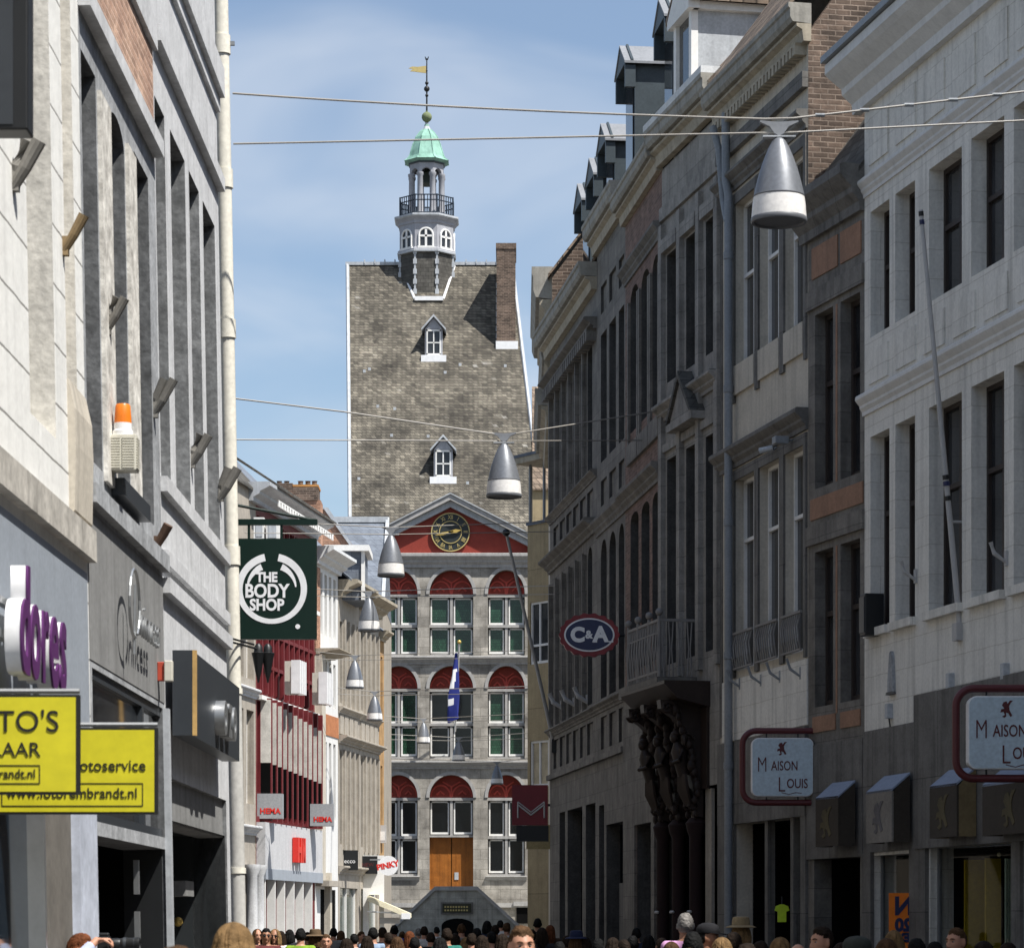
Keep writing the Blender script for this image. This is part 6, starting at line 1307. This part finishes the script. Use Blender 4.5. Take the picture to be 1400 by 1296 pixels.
def cap_mesh():
    mb = MB(); mb.lathe([(.102,.0),(.106,.015),(.103,.045),(.086,.075),(.05,.094),(.01,.10)], 28, (0,.0,HZ+.036), 0, .92, 1.08)
    n = 12; top = [( .09*math.cos(R(180+180*k/n))*.95, -.045+.155*math.sin(R(180+180*k/n))*1.0, HZ+.046-.02*abs(math.sin(R(180*k/n)))) for k in range(n+1)]
    mb.add(top+[(x,y,z-.01) for x,y,z in top], [tuple(range(n+1)), tuple(range(2*n+1, n, -1))] + [(k, n+1+k, n+2+k, k+1) for k in range(n)])
    return mb
def hat_mesh():
    return MB().lathe([(.175,.0),(.18,.006),(.15,.02),(.108,.03),(.105,.07),(.095,.115),(.06,.125),(.01,.118)], 30, (0,0,HZ+.04), 0, .95, 1.08)
SETS = [make_set(.14, False, nm='a'), make_set(.20, True, nm='b', sleeve=1.22), make_set(.05, False, nm='c', sleeve=None)]
HM = dict(short=hair_short(SETS[0][0]), long=hair_long(.26, 1.05), bob=hair_long(.16, 1.08, 'hair_bob'), bun=hair_bun(SETS[1][0]), crop=hair_short(SETS[0][0], .007, 'hair_crop'))
HM['cap'] = HM['crop']; HM['hat'] = HM['bob']
capo = cap_mesh().build('tmp_cap', m_skin, smooth=True); CAPM = capo.data; bpy.data.objects.remove(capo); hato = hat_mesh().build('tmp_hat', m_skin, smooth=True); HATM = hato.data; bpy.data.objects.remove(hato)
eyo = MB().ball((-.031,-.079,HZ+.003), .0115, 12, 8, (1,1,.7)).ball((.031,-.079,HZ+.003), .0115, 12, 8, (1,1,.7)).build('e', m_eye, smooth=True); EYM = eyo.data; bpy.data.objects.remove(eyo)
iro = MB().ball((-.031,-.0885,HZ+.003), .0058, 8, 6, (1,.5,1)).ball((.031,-.0885,HZ+.003), .0058, 8, 6, (1,.5,1)).build('i', m_iris, smooth=True); IRM = iro.data; bpy.data.objects.remove(iro)
bro = MB().tube([(-.052,-.083,HZ+.024),(-.034,-.096,HZ+.030),(-.014,-.0985,HZ+.025)], [.003,.005,.004], 6).tube([(.052,-.083,HZ+.024),(.034,-.096,HZ+.030),(.014,-.0985,HZ+.025)], [.003,.005,.004], 6).build('b', m_iris, smooth=True); BRM = bro.data; bpy.data.objects.remove(bro)
sgo = MB().ball((-.032,-.094,HZ+.004), .024, 12, 8, (1,.3,.8)).ball((.032,-.094,HZ+.004), .024, 12, 8, (1,.3,.8)).box(-.07,.07,-.099,-.094,HZ+.012,HZ+.017).box(-.08,-.076,-.094,0,HZ+.008,HZ+.015).box(.076,.08,-.094,0,HZ+.008,HZ+.015).build('s', m_black, smooth=True); SGM = sgo.data; bpy.data.objects.remove(sgo)
def put(me, name, mat, par):
    o = bpy.data.objects.new(name, me); COL.objects.link(o); o.parent = par
    if not me.materials: me.materials.append(mat)
    o.material_slots[0].link = 'OBJECT'; o.material_slots[0].material = mat; return o
def person(px, ytop, Y, face, hair, hcol, shirt, scol, trous, label, st=0, skin=None, glasses=False, hatc=None, group='people walking in the street', extra=None, brows=False):
    h = CH + (HY-ytop)*Y/F; base = 1.755 + (.02 if hair in ('short','long','bob','bun') else 0) + (.03 if hair in ('cap','hat') else 0) - .012; s_ = h/base
    t = thing('person', label, 'person', ((px-CX)*Y/F, Y, 0), R(face), group); t.scale = (s_,)*3
    b, sh, tr, so_ = SETS[st] if not extra else extra
    put(b, 'body', skin or m_skin, t); put(sh, 'shirt', cloth(shirt, scol), t); put(tr, 'trousers', cloth(*trous), t); put(so_, 'shoes', cloth('dark_leather', (.03,.02,.015)), t)
    if hair != 'bald': put(HM[hair], 'hair', HAIR[hcol], t)
    if hair == 'cap': put(CAPM, 'cap', cloth(*hatc), t)
    if hair == 'hat': put(HATM, 'hat', cloth(*hatc), t)
    if abs(((face+180) % 360)-180) < 110:
        e = put(EYM, 'eyes', m_eye, t); put(IRM, 'irises', m_iris, e); put(BRM, 'eyebrows', HAIR[hcol if hcol != 'blond' else 'brown'], t)
    if glasses: put(SGM, 'sunglasses', m_black, t)
    return t
JN = ('jeans',(.04,.06,.12)); BK = ('black_trousers',(.02,.02,.022)); KH = ('khaki',(.22,.17,.10)); GR = ('grey_trousers',(.12,.12,.12))
# face angle 0 looks at the camera, 180 looks away, 90 looks to the right of the picture
crowd = [
 # px, top, Y, face, hair, colour, shirt name, colour, trousers, label, set, glasses, hat colour, skin
 (320,1252,14.3,150,'bob','blond','taupe',(.25,.2,.15),JN,'woman with blond bob, back to the camera, largest head beside the cream drainpipe',1,0,None),
 (240,1282,9.2,180,'short','brown','grey_tee',(.2,.2,.2),JN,'person of whom only blurred brown hair shows at the bottom left edge',0,0,None),
 (713,1259,18,14,'short','brown','navy_polo',(.02,.03,.06),JN,'man with short brown hair facing the camera, nearest in the street centre',0,0,None),
 (937,1244,31,185,'short','grey','pink_polo',(.52,.27,.46),KH,'tall grey haired man in a pink polo shirt seen from behind',0,0,None),
 (947,1269,24,180,'short','black','dark_top',(.02,.02,.025),JN,'person with black hair walking right before the man in pink polo',0,0,None),
 (968,1256,27.5,75,'cap','black','brown_top',(.06,.035,.02),BK,'man in a black cap looking right, beside the man in pink polo',0,0,('black_cap',(.01,.01,.012))),
 (1013,1252,33,185,'hat','blond','beige_top',(.4,.33,.22),KH,'woman in a straw sunhat seen from behind, before the cream house',1,0,('straw',(.24,.18,.10))),
 (1003,1270,26,170,'short','dark','white_tee',(.55,.55,.55),JN,'dark haired person in white top before the woman with sunhat',0,0,None),
 (987,1276,24,180,'bob','blond','pale_top',(.5,.48,.45),JN,'low blond head between the black cap and the straw sunhat',1,0,None),
 (1021,1284,19,180,'short','dark','navy',(.02,.03,.07),JN,'dark head low under the straw sunhat',0,0,None),
 (1067,1276,24,170,'long','blond','navy',(.02,.03,.07),JN,'blond woman before the dark shop opening of the cream house',1,0,None),
 (1091,1287,22,180,'bald','grey','maroon',(.12,.03,.03),GR,'bald man low at the bottom edge on the right',0,0,None),
 (1124,1261,23,-62,'short','dark','black_tee',(.015,.015,.016),BK,'dark haired man in profile looking left, under the dark box awning',0,0,None),
 (1172,1273,21,-80,'cap','brown','navy',(.02,.03,.07),BK,'man in a dark cap in profile looking left, right of the man in profile',0,0,('green_grey_cap',(.035,.04,.035))),
 (1212,1277,22,180,'long','brown','black_tee',(.015,.015,.016),JN,'woman with long brown hair below the orange reflection',1,0,None),
 (1222,1267,28,180,'bob','blond','beige_top',(.4,.33,.22),KH,'blond head just left of the orange reflection',1,0,None),
 (1253,1278,24,180,'short','black','dark_top',(.02,.02,.025),BK,'black haired head at the right edge of the orange reflection',0,0,None),
 (1308,1265,24,-50,'crop','brown','maroon',(.12,.03,.03),JN,'balding man looking left before the yellow shop interior',0,0,None),
 (352,1267,50,20,'long','brown','navy',(.02,.03,.07),JN,'brown haired woman right behind the blond bob',1,0,None),
 (364,1266,46,8,'short','black','maroon',(.12,.03,.03),JN,'man in sunglasses and maroon shirt facing the camera',0,1,None),
 (376,1267,47,-8,'bob','blond','white_tee',(.55,.55,.55),JN,'blond woman in sunglasses and white top facing the camera',1,1,None),
 (396,1268,58,180,'bob','black','dark_top',(.02,.02,.025),BK,'black haired person left of the green shirt',1,0,None),
 (411,1266,45,180,'short','black','lime',(.20,.32,.03),JN,'person in lime green shirt seen from behind',0,0,None),
 (431,1269,46,180,'hat','brown','brown_top',(.06,.035,.02),KH,'person in a brown hat right of the lime shirt',1,0,('brown_hat',(.12,.08,.045))),
 (446,1275,40,5,'crop','brown','olive',(.08,.07,.03),JN,'balding man facing the camera, right of the brown hat',0,0,None),
 (456,1266,62,180,'short','black','grey_tee',(.2,.2,.2),JN,'black haired man behind the balding man',0,0,None),
 (474,1279,38,180,'bob','dark','dark_top',(.02,.02,.025),JN,'dark low head before the left row shopfronts',1,0,None),
 (494,1271,60,60,'short','brown','white_tee',(.55,.55,.55),JN,'brown haired person in white under the cream awning',0,0,None),
 (510,1265,48,180,'short','black','sky',(.25,.33,.45),JN,'black haired person in pale blue shirt under the awning edge',0,0,None),
 (523,1265,52,200,'short','dark','navy_polo',(.02,.03,.06),BK,'dark haired man with navy shirt left of the stone stair',0,0,None),
 (539,1262,60,180,'bun','black','royal',(.02,.04,.25),JN,'woman with black hair bun in royal blue top',1,0,None),
 (550,1271,66,180,'bun','brown','dark_top',(.02,.02,.025),JN,'brown bun beside the royal blue top',1,0,None),
 (560,1270,50,180,'long','red','tan_top',(.36,.20,.12),JN,'woman with long auburn hair in a tan top',1,0,None),
 (572,1267,70,180,'short','grey','sky',(.25,.33,.45),JN,'grey haired person behind the auburn hair',0,0,None),
 (580,1264,62,180,'short','dark','white_tee',(.55,.55,.55),JN,'dark haired person in white near the foot of the stair',0,0,None),
 (597,1265,80,200,'short','black','white_tee',(.55,.55,.55),JN,'small black haired person in white before the stair wall',0,0,None),
 (611,1266,45,180,'short','dark','teal_stripe',(.03,.16,.13),JN,'broad man in teal shirt before the low arch of the stair',0,0,None),
 (631,1261,58,180,'crop','brown','grey_tee',(.2,.2,.2),GR,'man with cropped hair before the low arch',0,0,None),
 (637,1278,46,180,'bob','blond','navy',(.02,.03,.07),JN,'low blond head beside the teal shirt',1,0,None),
 (652,1266,50,180,'short','black','dark_top',(.02,.02,.025),BK,'black haired person right of the low arch',0,0,None),
 (666,1256,66,180,'bob','black','navy_polo',(.02,.03,.06),BK,'tall black haired person before the right stair slope',1,0,None),
 (677,1262,60,180,'short','dark','sky',(.25,.33,.45),JN,'dark haired person in pale blue before the right stair slope',0,0,None),
 (684,1256,80,180,'short','black','white_tee',(.55,.55,.55),JN,'black haired person behind the man facing the camera, on his left',0,0,None),
 (693,1259,64,160,'short','brown','white_tee',(.55,.55,.55),JN,'brown haired person in white behind the man facing the camera',0,0,None),
 (735,1253,66,180,'short','black','dark_top',(.02,.02,.025),BK,'tall black haired person just right of the man facing the camera',0,0,None),
 (741,1265,48,180,'long','dark','dark_top',(.02,.02,.025),BK,'woman with long dark hair right of the man facing the camera',1,0,None),
 (752,1262,60,200,'long','red','brown_top',(.06,.035,.02),JN,'auburn haired woman at the corner of the long stone house',1,0,None),
 (765,1284,36,180,'short','black','dark_top',(.02,.02,.025),BK,'low dark head before the long stone house',0,0,None),
 (788,1271,40,190,'hat','brown','brown_top',(.06,.035,.02),BK,'person in a navy hat before the long stone house',1,0,('navy_hat',(.012,.018,.05))),
 (865,1276,38,180,'short','black','dark_top',(.02,.02,.025),BK,'dark head before the closed shop door',0,0,None),
 (870,1266,52,180,'short','black','navy_polo',(.02,.03,.06),BK,'dark haired person behind, by the closed shop door',0,0,None),
 (887,1275,44,180,'bob','black','dark_top',(.02,.02,.025),BK,'dark bob right of the closed shop door',1,0,None),
 (942,1290,18,180,'bob','blond','pale_top',(.5,.48,.45),JN,'blond hair just showing at the bottom edge below the pink polo',1,0,None),
]
more = [(384,1270,54,'woman with dark long hair behind the blond woman in sunglasses','long','dark'),(420,1272,60,'short haired man between the lime shirt and the brown hat','short','dark'),(466,1270,70,'long haired woman behind the dark low head','long','brown'),(484,1274,52,'black haired head left of the person in white','short','black'),(502,1276,44,'dark bob below the cream awning','bob','dark'),(531,1272,46,'short dark hair left of the royal blue top','short','dark'),(543,1277,40,'low brown head before the royal blue top','bob','brown'),
 (567,1278,42,'low dark head right of the auburn hair','short','black'),(589,1272,52,'dark haired person left of the teal shirt','short','dark'),(602,1278,38,'low black head touching the teal shirt','bob','black'),(622,1273,48,'dark haired woman right of the teal shirt','long','dark'),(645,1273,44,'short dark hair right of the low blond head','short','dark'),(659,1275,40,'low dark bob before the right stair slope','bob','dark'),(672,1271,46,'black haired man below the right stair slope','short','black'),(687,1273,40,'low dark head left of the man facing the camera','bob','dark'),
 (727,1268,50,'dark haired head touching the man facing the camera on the right','short','dark'),(775,1276,42,'low dark head left of the navy hat','short','dark'),(800,1277,40,'dark haired woman right of the navy hat','long','dark'),(818,1280,36,'low dark head before the shaded shopfront','short','black'),(838,1278,38,'dark bob before the shaded shopfront','bob','dark'),(853,1281,34,'low dark head left of the closed shop door','short','dark'),(905,1279,34,'short dark hair right of the dark bob','short','dark'),(918,1283,30,'low brown head left of the pink polo','bob','brown'),
 (1040,1282,26,'low dark head right of the straw sunhat','short','dark'),(1152,1283,24,'low dark bob between the two men in profile','bob','dark'),(1278,1283,26,'low dark head left of the balding man looking left','short','black'),(1345,1281,24,'dark haired head before the curtain at the right','bob','dark'),(1378,1284,24,'low dark head near the right picture edge','short','dark')]
dk = [('black_tee',(.015,.015,.016)),('navy',(.02,.03,.07)),('brown_top',(.06,.035,.02)),('dark_top',(.02,.02,.025)),('olive',(.08,.07,.03)),('charcoal_top',(.05,.05,.055)),('dusty_blue',(.10,.14,.20)),('white_tee',(.55,.55,.55))]
for k, (px, yt, Y, lb, hr, hc) in enumerate(more):
    sn, sc_ = dk[k*5 % 8]; crowd.append((px, yt, Y, 180+random.randint(-35,35), hr, hc, sn, sc_, (JN,BK,KH,GR)[k % 4], lb, 1 if hr in ('long','bob') else 0, 0, None))
for px, yt, Y, fc, hr, hc, sn, sc_, tr, lb, st_, gl_, ht in crowd:
    person(px, yt, Y, fc, hr, hc, sn, sc_, tr, lb, st=st_, glasses=bool(gl_), hatc=ht, skin=m_skin2 if random.random() < .3 else None)
# photographer by the shop window: looks right, right arm raised over the camera
ARMS = {-1: ((-.30,.06,1.47), (-.14,-.13,1.685), (.15,-1,.12), (1,.1,0), (0,.1,1), 1.0), 1: ((.24,-.12,1.22), (.06,-.30,1.50), (-.1,-1,.15), (.2,0,-1), (1,0,.0), .8)}
PS_ = make_set(.04, False, ARMS, None, 'photographer')
b_ = PS_[0]
def sleeve_part(c):
    for q in (-1, 1):
        el, wr = Vector(ARMS[q][0]), Vector(ARMS[q][1]); ax = wr-el; t_ = (c-el).dot(ax)/ax.length_squared
        if t_ > .84 and (c-wr).length < .26 and (c-el-ax*t_).length < .13: return False
        if -.3 < t_ <= .84 and (c-el-ax*t_).length < .075: return True
    return .93 < c.z < 1.455 and (abs(c.x) < .2 or c.z > 1.1)
slv = shell(b_, sleeve_part, lambda v: .012+.007*noise.noise(v*11), 'shirt_photographer')
ph = person(110, 1270, 19.4, 90, 'short', 'red', 'pale_blue_shirt', (.45,.5,.68), JN, 'photographer in pale blue shirt holding up a black camera, by the left shop window', extra=(b_, slv, PS_[2], PS_[3]))
c = thing('black_camera', 'black camera with long lens held by the photographer', 'camera', (ph.location.x+.155, 19.4, 1.66*ph.scale.x), R(90))
MB().box(-.07,.07,-.04,.035,-.05,.05).box(-.03,.03,-.035,.03,.05,.075).build('camera_body', m_black, c, bevel=.008)
l_ = MB(); l_.T = Matrix.Rotation(R(90), 4, 'X'); l_.lathe([(.038,.04),(.04,.10),(.036,.11),(.043,.13),(.043,.2),(.047,.21),(.047,.24),(.04,.24),(.038,.22)], 24); l_.build('lens', m_black, c, smooth=True)
for q in (.13,.2): l2 = MB(); l2.T = Matrix.Rotation(R(90), 4, 'X'); l2.lathe([(.0445,q),(.0455,q+.01),(.0445,q+.02)], 24); l2.build('lens_ring', m_char, c, smooth=True)
